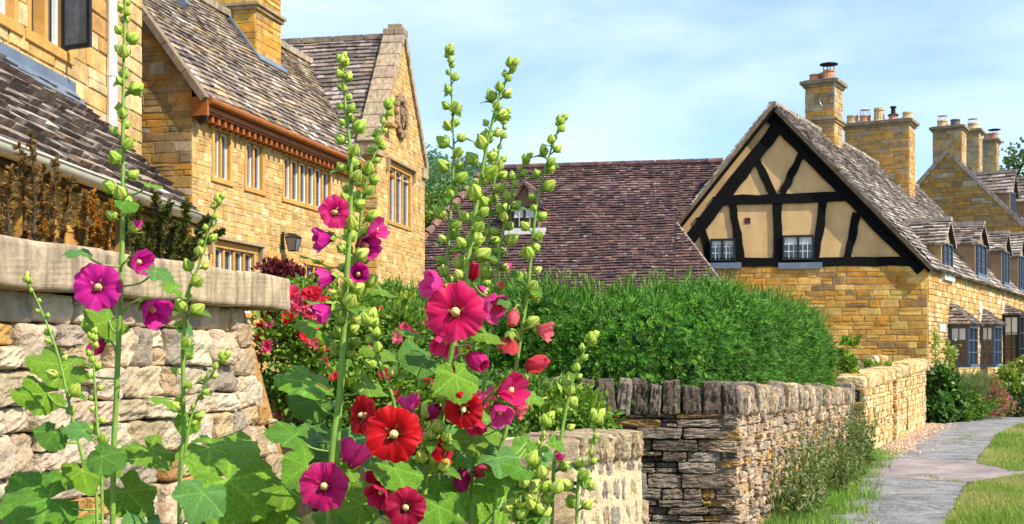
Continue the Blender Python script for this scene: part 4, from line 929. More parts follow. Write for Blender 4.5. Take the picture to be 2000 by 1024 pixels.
# dry stone wall: front run and side run with upright cope stones
dw = thing('dry_stone_wall', 'grey lichen spotted dry stone wall with upright cope stones below the yew hedge', 'wall', (1.83, 10, 0))
PD = [((.17, .125, .088), 4), ((.24, .185, .135), 3), ((.12, .085, .058), 3), ((.31, .245, .18), 2), ((.33, .18, .055), 1.6)]  # front run: shade of that face put into darker stone colours
PD2 = [((.46, .335, .21), 4), ((.54, .41, .265), 3), ((.36, .255, .16), 3), ((.50, .28, .10), 2), ((.29, .22, .165), 2)]  # side run: paler stone colours for the sunlit face
cB = U(1440, 0, 10.0); cB.z = 0; cE = U(1664, 0, 17.9); cE.z = 0; cA = U(1050, 0, 10.15); cA.z = 0
FD1 = Fr(cA, cB-cA); L1 = (cB-cA).length; FD2 = Fr(cB, cE-cB); L2 = (cE-cB).length
tops1 = CAMZ+(HOR-808)/FPX*10; 
ztop2 = lambda s: (CAMZ+(HOR-805)/FPX*10)*(1-s/L2)+(CAMZ+(HOR-784)/FPX*17.9)*(s/L2)
mb = MB(); rubble_wall(mb, FD1, L1, 0, lambda s: tops1, PD, (.045, .125), (.09, .40), depth=.24, n=8, e=22, amp=.036, gap=.012, seed=160, bulge=.045, jag=.10)
mb.build('front_stonework', M['drystone'], dw)
mb = MB(); rubble_wall(mb, FD2, L2, 0, ztop2, PD2, (.045, .115), (.06, .24), depth=.24, n=6, e=14, amp=.06, gap=.010, seed=161, bulge=.06, jag=.14)
mb.build('side_stonework', M['drystone'], dw)
mb = MB(); fbox(mb, FD1, 0, L1-.04, 0, tops1-.02, -.42, -.10, (.10, .075, .05)); 
hexa(mb, [FD2.w(.05, 0, -.42), FD2.w(L2, 0, -.42), FD2.w(L2, 0, -.06), FD2.w(.05, 0, -.06), FD2.w(.05, ztop2(0)-.02, -.42), FD2.w(L2, ztop2(L2)-.02, -.42), FD2.w(L2, ztop2(L2)-.02, -.06), FD2.w(.05, ztop2(0)-.02, -.06)], (.05, .04, .03))
mb.build('wall_core', M['drystone'], dw)
def copes(F, L, zt, h, pal, wd=(.09, .16), seed=1, tl=.08, name='cope_stones', parent=None, m=None, deep=.40, e=6, jag=.09, hv=.16):
    rs = random.Random(seed); mb = MB(); s = 0
    while s < L:
        l = rs.uniform(*wd); hh = h*rs.uniform(1-hv, 1+hv*.8)
        stone3d(mb, F, (s+l/2, zt(s)+hh/2-.01, -deep/2+.03+rs.uniform(-.02, .02)), (l*.94, hh, deep), pick(pal), n=7, e=e, amp=.05, tilt=rs.uniform(-tl, tl), taper=rs.uniform(0, .14), jag=jag); s += l+.004
    return mb.build(name, m, parent)
copes(FD1, L1-.02, lambda s: tops1, .265, PD, (.075, .17), 162, .06, 'cope_stones', dw, M['drystone'], e=16, hv=.14)
copes(FD2, L2, lambda s: ztop2(s)-.03, .235, PD2[:3]+[((.24, .2, .17), 4)], (.05, .12), 163, .34, 'cope_stones', dw, M['drystone'], .40, 8, hv=.3)
mb = MB(); FDe = Fr(FD2.w(L2, 0, 0), -FD2.n); rubble_wall(mb, FDe, .42, 0, lambda s: ztop2(L2), PD, (.08, .14), (.15, .3), depth=.2, n=4, e=6, amp=.05, seed=164); mb.build('end_stonework', M['drystone'], dw, smooth=True)

# golden wall beyond the gateway
g_ = thing('golden_garden_wall', 'newer golden stone wall with rounded cope and stepped pier beside the path', 'wall', (5.46, 19, 0))
k0 = U(1689, 0, 19.0); k0.z = 0; k1 = U(1802, 0, 27.4); k1.z = 0; FK = Fr(k0, k1-k0); LK = (k1-k0).length; sK = FK.su(1744)
zk = lambda s: 1.06+.18*(s/LK); zk2 = lambda s: zk(s)
mb = MB(); rubble_wall(mb, FK, sK, 0, lambda s: zk(s)-.02, P_LIGHT, (.05, .13), (.10, .32), depth=.22, n=6, e=20, amp=.03, gap=.012, seed=170, bulge=.025, jag=.10)
FK2 = Fr(FK.w(sK, 0, .07), FK.ex); rubble_wall(mb, FK2, LK-sK, 0, lambda s: zk(s+sK), P_LIGHT, (.05, .13), (.10, .32), depth=.22, n=6, e=20, amp=.03, gap=.012, seed=171, bulge=.025, jag=.10)
FK3 = Fr(FK.w(sK, 0, -.1), FK.n); rubble_wall(mb, FK3, .17, 0, lambda s: zk(sK), P_LIGHT, (.09, .16), (.15, .18), depth=.2, n=4, e=7, amp=.03, seed=172)
FKe = Fr(FK.w(0, 0, -.44), FK.n); 
mb.build('stonework', M['goldrubble'], g_)
mb = MB(); rubble_wall(mb, FKe, .44, 0, lambda s: zk(0), [((.24, .18, .13), 3), ((.32, .24, .16), 2), ((.40, .24, .09), 2)], (.1, .18), (.2, .44), depth=.24, n=5, e=7, amp=.04, seed=173); mb.build('end_stonework', M['drystone'], g_, smooth=True)  # end face: its shade put into darker stone colours than the street face
mb = MB(); fbox(mb, FK, .05, sK, 0, 1.04, -.4, -.06, (.5, .38, .2)); fbox(mb, FK2, .0, LK-sK, 0, 1.1, -.45, -.06, (.5, .38, .2)); mb.build('wall_core', M['goldrubble'], g_)
copes(FK, sK-.02, lambda s: zk(s)-.03, .23, P_LIGHT, (.07, .19), 174, .16, 'cope_stones', g_, M['goldrubble'], .46, 7)
copes(FK2, LK-sK, lambda s: zk(s+sK), .22, P_LIGHT, (.07, .17), 175, .16, 'cope_stones', g_, M['goldrubble'], .5, 7)
# dark name plate on the wall end, with its (illegible) pale lettering strokes
FSg = Fr(FKe.w(.10, .86, .035), FKe.ex); mb = MB(); fbox(mb, FSg, 0, .27, 0, .17, -.02, .012); sg = mb.build('name_plate', M['signpaint'], None, loc=FSg.w(0, 0)); tag(sg, 'dark slate name plate on the shaded end of the golden wall', 'sign')
mb = MB()
for row, y in enumerate((.105, .045)):
    x = .035
    while x < .235:
        wv = random.uniform(.008, .016); 
        fbox(mb, FSg, x, x+.004, y, y+.032, .0125, .0145)
        if random.random() < .7: fbox(mb, FSg, x+.0045, x+wv, y+random.choice([0, .014, .028]), y+random.choice([0, .014, .028])*0+.004+random.choice([.0, .012, .028]), .0125, .0145)
        x += wv+.008
mb.build('lettering', mat('pale_lettering', (.4, .4, .38), var=0, bump=0), sg)
# loose rubble behind the golden wall
bx_ = thing('rockery', 'heap of rough stones behind the golden wall near the hedge end', 'rockery', U(1715, 730, 23)-Z*.0)
mb = MB(); fx = Fr((0, 0, 0), (1, 0, 0))
for (u, v, w_, h_) in ((1694, 716, 20, 34), (1709, 712, 12, 36), (1722, 708, 22, 30), (1752, 716, 12, 14), (1678, 720, 20, 24), (1735, 716, 18, 20)):
    p = U(u, v, 24.0); stone3d(mb, Fr((p.x, p.y, p.z), (1, 0, 0)), (0, 0, 0), (w_/100., h_/100., .3), pick(P_LIGHT if u > 1700 else PD), n=5, e=4, amp=.1)
    stone3d(mb, Fr((p.x, p.y, p.z/2-.05), (1, 0, 0)), (0, 0, 0), (.36, p.z, .4), pick(PD), n=5, e=5, amp=.08)
mb.build('stones', M['goldrubble'], bx_, smooth=True)
# ------------------------------------------------------------------ vegetation helpers
def unit(a): return a/np.maximum(np.linalg.norm(a, axis=-1, keepdims=True), 1e-9)
def leaf_cloud(mb, P, D, Nn, ln, wd, cols, fold=.25):
    """n folded leaves: base P, direction D, normal Nn"""
    P, D, Nn = map(np.asarray, (P, D, Nn)); n = len(P); D = unit(D); B = unit(np.cross(D, Nn)); Nn = np.cross(B, D)
    ln = np.broadcast_to(np.asarray(ln, float), (n,))[:, None]; wd = np.broadcast_to(np.asarray(wd, float), (n,))[:, None]
    a = P; b = P+D*ln*.45+B*wd*.5+Nn*wd*fold; c = P+D*ln; d = P+D*ln*.45-B*wd*.5+Nn*wd*fold
    V = np.stack([a, b, c, d], 1).reshape(-1, 3); i = np.arange(n)[:, None]*4
    F = np.concatenate([i+np.array([[0, 1, 2]]), i+np.array([[0, 2, 3]])])
    cols = np.asarray(cols)
    mb.add(V, F, np.repeat(cols, 4, 0))
def colmix(pal, n, v=.22):
    pal = np.asarray(pal, float); c = pal[rng.integers(0, len(pal), n)]; return c*rng.uniform(1-v, 1+v, (n, 1))
def shell(ells, n, lo=.55):
    """points in the outer part of a set of ellipsoids, with outward directions"""
    vol = np.array([e[3]*e[4]*e[5] for e in ells])**.7; k = rng.choice(len(ells), n, p=vol/vol.sum()); E = np.asarray(ells, float)[k]
    d = unit(rng.normal(size=(n, 3))); r = rng.uniform(lo**3, 1, n)**(1/3); return E[:, :3]+d*r[:, None]*E[:, 3:], d
def bush(name, label, cat, ells, n, ln, wd, pal, m='foliage', flowers=None, group=None, base=None, up=.5, core=True, kind_part='foliage', loc=None, stems=8):
    c = np.asarray(ells, float); b = Vector(loc) if loc is not None else Vector((c[:, 0].mean(), c[:, 1].mean(), base or 0))
    t = thing(name, label, cat, b, group); mb = MB()
    # clumps: leaves gather on many small sub-sprays so that the outline and the light are uneven
    nc = max(12, n//45); cp, cd2 = shell(ells, nc, .72); k = rng.integers(0, nc, n); sc = (np.mean(c[:, 3:])*.30)
    P = cp[k]+rng.normal(size=(n, 3))*sc*np.array([.6, .6, .5]); D = unit(cd2[k]+rng.normal(size=(n, 3))*.7+np.array([0, 0, up*.4])); N_ = unit(rng.normal(size=(n, 3))*.6+np.array([.2, -.3, 1.0]))
    leaf_cloud(mb, P, D, N_, ln*rng.uniform(.6, 1.3, n), wd*rng.uniform(.6, 1.3, n), colmix(pal, n))
    mb.build(kind_part, M[m], t)
    sm = MB()
    for i in range(stems):
        j = rng.integers(0, nc); p = cp[j]; q = Vector((b.x+random.uniform(-.12, .12)*3*sc, b.y+random.uniform(-.1, .1)*3*sc, b.z)); pp = Vector(tuple(p)); tube(sm, smooth_path([q, q.lerp(pp, .5)+Vector((0, 0, .15*(pp-q).length)), pp], 4), [max(.004, .02*sc*(1.2-k_/9)) for k_ in range(9)], 5, (.09, .10, .03))
    sm.build('stem', M['stem'], t)
    if flowers:
        fpal, nf, fs, ncp = flowers
        fp, fd2 = shell([(e[0], e[1], e[2], e[3]*1.06, e[4]*1.15, e[5]*1.06) for e in ells], nf, .97)
        keep = fd2[:, 1] < .25; fp = fp[keep]; fd2 = fd2[keep]
        for i in range(len(fp)):
            fm = MB(); q = fp[i]; dd = unit(fd2[i]+np.array([.1, -.5, .3])); np_l = ncp
            th = rng.uniform(0, 6.28, np_l); a = unit(np.cross(dd, np.array([.3, .1, .9]))); bb = np.cross(dd, a)
            out_ = a[None]*np.cos(th)[:, None]+bb[None]*np.sin(th)[:, None]; rr = rng.uniform(.0, .5, np_l)[:, None]
            leaf_cloud(fm, q+out_*fs*.12*rr, unit(out_+dd*(1.1-rr*1.6)), dd+out_*.3*0+rng.normal(size=(np_l, 3))*.2, fs*.62*rng.uniform(.8, 1.1, np_l), fs*.62, np.asarray(fpal[i % len(fpal)])*rng.uniform(.85, 1.15, (np_l, 1)), .2)
            fm.build('flower', M['petal'], t)
    return t

# ------------------------------------------------------------------ yew hedge
hg = thing('yew_hedge', 'dense clipped dark green yew hedge curving behind the dry stone wall', 'hedge', (1.6, 12.2, 0))
sp_ = [np.array(p) for p in ((-1.9, 13.0), (-.2, 12.5), (1.2, 12.05), (2.12, 13.35), (3.12, 15.9), (3.86, 17.95))]
SPN = [np.array([p.x, p.y]) for p in smooth_path([(p[0], p[1], 0) for p in sp_], 10)]
def hedge_pts(n):
    SPA = np.array(SPN); seg = SPA[1:]-SPA[:-1]; L = np.linalg.norm(seg, axis=1); cum = np.cumsum(L)/L.sum()
    k = np.searchsorted(cum, rng.uniform(0, 1, n)).clip(0, len(L)-1); f = rng.uniform(0, 1, n)
    tv = unit(np.gradient(SPA, axis=0)); base = SPA[k]+seg[k]*f[:, None]; tn = unit(tv[k]*(1-f)[:, None]+tv[k+1]*f[:, None]); nr = np.stack([tn[:, 1], -tn[:, 0]], 1)   # right side of travel = towards the street
    frac = (k+f)/len(L)
    ta = np.linspace(-.22*math.pi, math.pi*.82, 600); xa = np.sign(np.cos(ta))*np.abs(np.cos(ta))**.556*.8; za = np.sign(np.sin(ta))*np.abs(np.sin(ta))**.556*.75
    al = np.concatenate([[0], np.cumsum(np.hypot(np.diff(xa), np.diff(za)))]); th = np.interp(rng.uniform(0, al[-1], n), al, ta)     # even along the section's outline
    c, s = np.cos(th), np.sin(th); e = 2/3.6
    hw = .80*(1+.03*np.sin(frac*37)+.02*np.sin(frac*71+1)); ht = 2.17-.05*np.sin(frac*22)-.05*np.sin(frac*57)
    endf = np.sqrt(np.clip((1-frac)/.07, .0, 1)); hw = hw*(.25+.75*endf); 
    x = np.sign(c)*np.abs(c)**e*hw; zz = np.sign(s)*np.abs(s)**e; zc = 1.45; z = np.where(zz > 0, zc+zz*(ht-zc)*(.72+.28*endf), zc+zz*.9)
    P = np.concatenate([base+nr*x[:, None], z[:, None]], 1)
    Nn = np.concatenate([nr*(np.sign(c)*np.abs(c)**1.2)[:, None], (np.sign(s)*np.abs(s)**1.2)[:, None]], 1)
    Nn[:, :2] += tn*(np.clip(frac-.9, 0, 1)*8)[:, None]
    return P, unit(Nn), frac
n = 88000; P, Nn, fr_h = hedge_pts(n)
from mathutils import noise as mnoise
lump = np.array([mnoise.noise((a*2.1, b*2.1, c*2.4))*.13+mnoise.noise((a*6.5, b*6.5, c*7))*.06 for a, b, c in P])
P = P+Nn*(lump-.05+rng.normal(size=n)*.035)[:, None]
mb = MB(); YP = np.array([(.042, .155, .012), (.068, .225, .015), (.105, .29, .020), (.03, .11, .012), (.16, .35, .028)])
D0 = unit(Nn*.75+np.array([.10, 0, .12])+rng.normal(size=(n, 3))*.62)
cbase = colmix(YP, n, .2)
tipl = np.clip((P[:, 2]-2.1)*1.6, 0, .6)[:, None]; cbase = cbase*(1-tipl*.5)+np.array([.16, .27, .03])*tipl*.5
for kk in range(7):
    f = (kk//2)/3.0; side = -1 if kk % 2 else 1
    B_ = unit(np.cross(D0, Nn+rng.normal(size=(n, 3))*.2)); dd = unit(D0*.85+B_*side*(.55 if kk < 6 else 0)+np.array([0, 0, -.12]))
    leaf_cloud(mb, P+D0*(f*.055), dd, Nn, .048*rng.uniform(.7, 1.3, n), .010, cbase*rng.uniform(.9, 1.1, (n, 1)), .2)
# long pale new shoots that break the clipped outline
m_ = 1500; P2, N2, f2 = hedge_pts(m_); 
for kk in range(5): leaf_cloud(mb, P2+N2*.04*kk, unit(N2+np.array([0, 0, .8])+rng.normal(size=(m_, 3))*.45), N2, .09, .013, colmix([(.12, .25, .03), (.10, .20, .02)], m_), .2)
mb.build('foliage', M['yew'], hg)
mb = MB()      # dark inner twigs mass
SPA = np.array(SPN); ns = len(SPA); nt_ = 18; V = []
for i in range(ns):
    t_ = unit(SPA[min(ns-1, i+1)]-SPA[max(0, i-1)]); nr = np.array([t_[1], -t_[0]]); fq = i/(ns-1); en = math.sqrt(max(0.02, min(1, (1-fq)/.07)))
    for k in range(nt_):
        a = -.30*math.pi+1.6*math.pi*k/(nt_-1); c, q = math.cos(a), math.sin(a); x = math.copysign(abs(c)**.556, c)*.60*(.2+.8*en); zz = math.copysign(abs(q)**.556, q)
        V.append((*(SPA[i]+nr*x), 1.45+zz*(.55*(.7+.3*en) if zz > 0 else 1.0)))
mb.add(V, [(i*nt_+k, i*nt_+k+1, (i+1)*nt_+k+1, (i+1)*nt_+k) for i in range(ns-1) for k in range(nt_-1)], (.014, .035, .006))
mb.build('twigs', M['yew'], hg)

# ------------------------------------------------------------------ hills, woodland, far trees
mb = MB(); nx, ny = 60, 24; V = []
for j in range(ny):
    for i in range(nx):
        x = -420+i*14; y = 190+j*16; r = math.exp(-((x+28)/75)**2)*math.exp(-((y-370)/130)**2)
        V.append((x, y, -1+52*r+1.6*math.sin(x*.05)*math.sin(y*.04)*r))
mb.add(V, [(j*nx+i, j*nx+i+1, (j+1)*nx+i+1, (j+1)*nx+i) for j in range(ny-1) for i in range(nx-1)], (.05, .09, .03))
structure(mb.build('hills', M['hill'], smooth=True), 'wooded hill rising behind the village')
mb = MB(); V = np.array(V); pick_ = V[(V[:, 0] > -62) & (V[:, 0] < 22) & (V[:, 1] < 385) & (V[:, 2] > 3)]
for i in range(300):
    p = pick_[rng.integers(0, len(pick_))]+np.array([rng.uniform(-7, 7), rng.uniform(-8, 8), 0]); r = rng.uniform(3, 6); n = 300
    e = [(p[0], p[1], p[2]+r*.9, r, r, r*.95)]; P, D = shell(e, n, .8); base = np.array([(.13, .235, .15), (.15, .27, .12), (.11, .19, .15), (.19, .29, .14)])[rng.integers(0, 4)]  # distance haze put into the leaf colours as paler, bluer greens
    leaf_cloud(mb, P, unit(D+rng.normal(size=(n, 3))*.6), unit(rng.normal(size=(n, 3))+np.array([0, -.3, 1.])), 1.15, .9, base*rng.uniform(.7, 1.3, (n, 1)), .2)
tag(mb.build('woodland', M['foliage']), 'woodland covering the distant hill', None, None, 'stuff')
def tree(name, label, cat, base, h, ells, n, lf, pal, group=None):
    t = thing(name, label, cat, base, group); mb = MB(); b = Vector(base)
    tube(mb, smooth_path([b, b+Vector((.1, 0, h*.3)), b+Vector((-.1, .1, h*.65))], 4), [h*.03*(1-.08*i) for i in range(9)], 9)
    for e in ells[:6]: tube(mb, [b+Z*h*.28, b.lerp(Vector(e[:3]), .6)+Z*.3, Vector(e[:3])], [h*.014, h*.009, h*.003], 6)
    mb.build('trunk', M['bark'], t); mb = MB(); nc = n//40; cp, cdn = shell(ells, nc, .6); k = rng.integers(0, nc, n)
    P = cp[k]+rng.normal(size=(n, 3))*h*.035; leaf_cloud(mb, P, unit(cdn[k]+rng.normal(size=(n, 3))*.8), unit(rng.normal(size=(n, 3))*.7+np.array([0, -.2, 1.])), lf*rng.uniform(.6, 1.3, n), lf*.7, colmix(pal, n), .2)
    mb.build('crown', M['foliage'], t); return t
pt = lambda u, v, Y, r, ry=None, rz=None: (*U(u, v, Y)[:], r, ry or r, rz or r)
b0 = U(856, 690, 62); b0.z = 0
tree('broadleaf_tree', 'bright green broadleaf tree behind the tiled house at the foot of the hill', 'tree', b0, 8, [pt(845, 475, 62, 1.5), pt(868, 466, 63, 1.2), pt(826, 460, 62, 1.3), pt(850, 500, 61, 2.0), pt(885, 470, 63, 1.6)], 9000, .26, [(.15, .24, .03), (.10, .18, .025), (.20, .28, .04)])
b0 = U(800, 690, 85); b0.z = 0
tree('broadleaf_tree', 'darker rounded tree higher behind the bright green tree', 'tree', b0, 10, [pt(832, 425, 85, 1.6), pt(862, 415, 86, 1.5), pt(905, 425, 86, 1.6), pt(880, 440, 85, 2), pt(830, 455, 85, 2), pt(930, 445, 86, 1.8)], 7000, .30, [(.11, .20, .04), (.085, .155, .035), (.15, .24, .05)])
b0 = U(1992, 690, 72); b0.z = 0
tree('willow_tree', 'feathery green tree top behind the far chimneys', 'tree', b0, 12, [pt(1988, 322, 72, .5, .6, .9), pt(2012, 318, 72, .9), pt(1976, 345, 72, .5), pt(2030, 350, 72, 1.3)], 900, .34, [(.12, .19, .05), (.08, .14, .04)])

# ------------------------------------------------------------------ garden shrubs
GREEN = [(.09, .20, .022), (.13, .26, .03), (.06, .14, .02), (.18, .30, .04)]
YGREEN = [(.24, .36, .035), (.17, .29, .03), (.30, .40, .06), (.11, .22, .025)]
E3_ = lambda u, v, Y, ru, rv, ry=.4: (*U(u, v, Y)[:], ru/FPX*Y, ry, rv/FPX*Y)
rb = bush('rose_bush', 'pink and red rose bush growing past the end of the near garden wall', 'bush', [E3_(575, 690, 8.9, 60, 100), E3_(660, 650, 9.4, 90, 75), E3_(770, 700, 9.4, 100, 90), E3_(700, 790, 8.9, 150, 80), E3_(600, 610, 9.2, 50, 40), E3_(850, 700, 9.6, 60, 70)], 15000, .065, .04, GREEN+YGREEN[:1],
     flowers=([(.75, .03, .10), (.80, .10, .22), (.72, .015, .03), (.82, .20, .30), (.78, .05, .08)], 155, .095, 12), base=0)
# a large cluster of pink blooms beside the capping
for i in range(15):
    fm = MB(); q = np.array(U(random.uniform(556, 620), random.uniform(570, 622), 8.7)[:]); npl = 14; dd = unit(np.array([random.uniform(-.4, .4), -1, random.uniform(.1, .8)])); th = rng.uniform(0, 6.28, npl); a = unit(np.cross(dd, [.3, .1, .9])); bb = np.cross(dd, a); o_ = a[None]*np.cos(th)[:, None]+bb[None]*np.sin(th)[:, None]; rr = rng.uniform(0, .5, npl)[:, None]
    leaf_cloud(fm, q+o_*.012*rr, unit(o_+dd*(1.1-rr*1.6)), dd+rng.normal(size=(npl, 3))*.2, .068, .062, np.asarray([(.84, .10, .20), (.88, .26, .36), (.80, .05, .10)][i % 3])*rng.uniform(.9, 1.1, (npl, 1)), .2); fm.build('flower', M['petal'], rb)
bush('maple_shrub', 'dark red leaved maple shrub in front of the house doorway', 'shrub', [E3_(545, 555, 12.0, 38, 38, .3), E3_(590, 565, 12, 40, 32, .3), E3_(530, 535, 12, 22, 22, .2), E3_(560, 600, 12, 50, 40, .3)], 5200, .06, .035, [(.10, .008, .018), (.16, .012, .025), (.06, .006, .014), (.20, .03, .03)], base=1.0)
bush('laurel_shrub', 'bright leafy green shrub above the low wall against the dry stone wall', 'shrub', [E3_(1090, 810, 8.2, 75, 55, .35), E3_(1040, 790, 8.3, 50, 45, .35), E3_(1140, 815, 8.1, 45, 38, .3), E3_(1060, 860, 8.0, 90, 60, .35)], 3600, .075, .033, YGREEN+GREEN[:2], base=0)
bush('box_shrub', 'fine leaved dark shrub left of the low wall behind the hollyhocks', 'shrub', [E3_(1000, 800, 8.6, 70, 70, .4), E3_(960, 880, 8.0, 80, 90, .4), E3_(1005, 920, 7.4, 50, 80, .3)], 9000, .035, .018, GREEN+[(.05, .11, .02)], base=0)
bush('currant_shrub', 'loose yellow green shrub with slender shoots in front of the hedge', 'shrub', [E3_(790, 620, 9.9, 40, 40, .2), E3_(760, 650, 9.9, 40, 40, .2), E3_(830, 660, 9.9, 40, 40, .2)], 900, .05, .028, [(.36, .40, .05), (.26, .36, .04)], flowers=([(.80, .25, .42)], 16, .035, 7), base=0)
def conifer(label, stalks, Y, pal, base, ln=.05, dens=46, spread=.35):
    t = thing('conifer_shrub', label, 'shrub', base); sm = MB(); lm = MB(); b = Vector(base)
    for (u, v, u0, v0) in stalks:
        tip = U(u, v, Y+random.uniform(-.25, .25)); bs = U(u0, v0, Y+random.uniform(-.15, .15)); path = smooth_path([bs, bs.lerp(tip, .5)+Vector((random.uniform(-.05, .05), 0, .03)), tip], 8)
        tube(sm, path, [.010*(1-.8*i/len(path))+.002 for i in range(len(path))], 5, (.10, .06, .03))
        for i in range(dens):
            f = i/dens; p = path[min(len(path)-1, int(f*len(path)))]; L = spread*(1-f*.85)*random.uniform(.4, 1)*(tip-bs).length*.5
            dr = Vector((random.uniform(-1, 1), random.uniform(-.8, .8), random.uniform(.2, 1.0))).normalized(); m = 16; q = np.array([(p+dr*L*j/m)[:] for j in range(m)])
            tube(sm, [p, p+dr*L], [.004, .0015], 4, (.10, .06, .03))
            for sgn in (-1, 1):
                side = np.cross(np.array(dr[:]), [0, -1, .3])*sgn; leaf_cloud(lm, q, unit(side+np.array(dr[:])*.8+rng.normal(size=(m, 3))*.3), np.tile([0, -1, .4], (m, 1))+rng.normal(size=(m, 3))*.5, ln*rng.uniform(.6, 1.1, m), ln*.26, colmix(pal, m), .15)
    sm.build('stem', M['bark'], t); lm.build('foliage', M['foliage'], t)
BR = [(.22, .10, .025), (.30, .14, .03), (.14, .07, .022), (.34, .20, .05), (.16, .13, .03)]
conifer('brown scorched conifer at the left edge under the cream gutter', [(60, 268, 60, 520), (20, 330, 25, 520), (110, 315, 95, 520), (38, 290, 45, 520), (85, 330, 80, 520), (-20, 300, -20, 520), (140, 350, 120, 520), (5, 380, 10, 520), (165, 385, 150, 520)], 8.3, BR, (*U(60, 520, 8.3)[:2], 1.0), .045, 26, .30)
conifer('orange tinted conifer clump between the two taller shrubs', [(60, 440, 62, 510), (80, 432, 80, 510), (165, 380, 172, 520), (182, 378, 184, 520), (200, 420, 196, 520), (215, 400, 205, 520), (150, 440, 160, 520)], 8.6, [(.44, .15, .015), (.50, .21, .03), (.34, .15, .02), (.30, .2, .03)], (*U(170, 520, 8.6)[:2], 1.0), .045, 30, .28)
conifer('olive green yew shrub rising under the end of the cream gutter', [(300, 380, 300, 520), (330, 400, 315, 520), (270, 400, 285, 520), (365, 395, 340, 520), (405, 425, 350, 520), (436, 452, 360, 530), (250, 420, 265, 520), (345, 440, 330, 520), (290, 440, 290, 520), (380, 470, 350, 530)], 8.9, [(.07, .085, .012), (.11, .12, .018), (.045, .06, .012), (.17, .15, .02)], (*U(320, 520, 8.9)[:2], 1.0), .045, 32, .40)

# ------------------------------------------------------------------ wall-foot weeds, verge grass, gravel, borders
def weed(label, us, n, hpx, pal):
    q = [FD2.su(u) for u in us]; c = FD2.w(sum(q)/2, 0, .2); t = thing('tall_weed', label, 'weed', c, 'weeds at the foot of the dry stone wall'); sm = MB(); lm = MB()
    for i in range(n):
        s = random.uniform(*q); b = FD2.w(s, 0, random.uniform(.05, .38)); b.z = 0; h = hpx*random.uniform(.45, 1.05); tip = b+Vector((random.uniform(-.16, .16), random.uniform(-.15, .15), h)); path = smooth_path([b, b.lerp(tip, .5)+Vector((random.uniform(-.04, .04), 0, .04)), tip], 5)
        tube(sm, path, [.004*(1-.6*k/len(path)) for k in range(len(path))], 4, (.14, .17, .05)); m = 46; f = rng.uniform(.0, 1, m)**.8
        P = np.array([path[int(x*(len(path)-1))][:] for x in f])+rng.normal(size=(m, 3))*.012; D = unit(rng.normal(size=(m, 3))+np.array([0, 0, .5])); leaf_cloud(lm, P, D, rng.normal(size=(m, 3)), (.105*(1-f)+.024), .030*(1-f)+.013, colmix(pal, m), .2)
    sm.build('stem', M['stem'], t); lm.build('foliage', M['foliage'], t)
WP = [(.16, .22, .05), (.11, .17, .035), (.24, .27, .09), (.08, .14, .03), (.33, .32, .15)]
weed('loose pale weeds at the near corner of the dry stone wall', (1500, 1552), 34, .95, WP)
weed('low bushy weeds midway along the foot of the dry stone wall', (1560, 1615), 42, .78, WP)
weed('tallest weed clump near the gateway end of the dry stone wall', (1622, 1662), 40, 1.08, [(.10, .17, .035), (.15, .22, .05), (.07, .12, .025), (.22, .26, .08)])
mb = MB()
for (a, b, wd, n) in ((1470, 1600, .55, 5200), (1600, 1690, .42, 2600)):
    s = rng.uniform(FD2.su(a), FD2.su(b), n); dd = rng.uniform(.0, 1, n)**1.4*wd*(1+.35*np.sin(s*5)); P = np.array([FD2.w(x, 0, y+.03)[:] for x, y in zip(s, dd)]); P[:, 2] = 0; blades(mb, P, .13, .009, [(.16, .34, .03), (.24, .42, .05), (.33, .42, .10), (.11, .24, .025)], .8)
for (pa, pb, n) in (((1716, 938), (1700, 985), 160), ((1700, 985), (1690, 1030), 120), ((1860, 866), (1905, 846), 130), ((1800, 930), (1880, 946), 90), ((1620, 1010), (1690, 915), 700), ((1690, 932), (1700, 900), 160)):
    f = rng.uniform(0, 1, n); a_, b_ = G(*pa), G(*pb); P = np.stack([a_.x+(b_.x-a_.x)*f, a_.y+(b_.y-a_.y)*f, np.full(n, .006)], 1)+rng.normal(size=(n, 3))*np.array([.05, .10, 0]); blades(mb, P, .05, .009, [(.20, .30, .05), (.33, .36, .07), (.14, .22, .04)], 1.2)
tag(mb.build('verge_grass', M['grass']), 'rough grass along the foot of the dry stone wall', None, None, 'stuff')
mb = MB(); n = 2600; s = rng.uniform(0, LK+.5, n); dd = np.abs(rng.normal(size=n))*.22+.04
for x, y in zip(s, dd):
    p = FK.w(x, 0, y); r = random.uniform(.012, .03); V, Fc = GRID[3]; c = pick([((.60, .38, .24), 3), ((.50, .28, .20), 2), ((.66, .50, .34), 3), ((.30, .18, .13), 2)])
    mb.add([(p.x-r, p.y, .006), (p.x, p.y-r, .006), (p.x+r, p.y, .006), (p.x, p.y+r, .006), (p.x, p.y, .006+r*.9)], [(0, 1, 4), (1, 2, 4), (2, 3, 4), (3, 0, 4)], c)
tag(mb.build('gravel', M['goldrubble']), 'scattered gravel and fallen petals along the golden wall', None, None, 'stuff')
yb = lambda u, v, Y, ru, rv, ry=.5: E3_(u, v, Y, ru, rv, ry)
bush('hollyhock_clump', 'tall leafy hollyhock clump with pale yellow spires at the end of the golden wall', 'plant', [yb(1833, 770, 28.6, 24, 48), yb(1828, 798, 28.2, 22, 26), yb(1848, 775, 28.8, 16, 36)], 3800, .17, .15, [(.06, .15, .03), (.09, .20, .04), (.12, .24, .06), (.05, .11, .02)], flowers=([(.72, .62, .16), (.78, .74, .45)], 22, .11, 8), base=0)
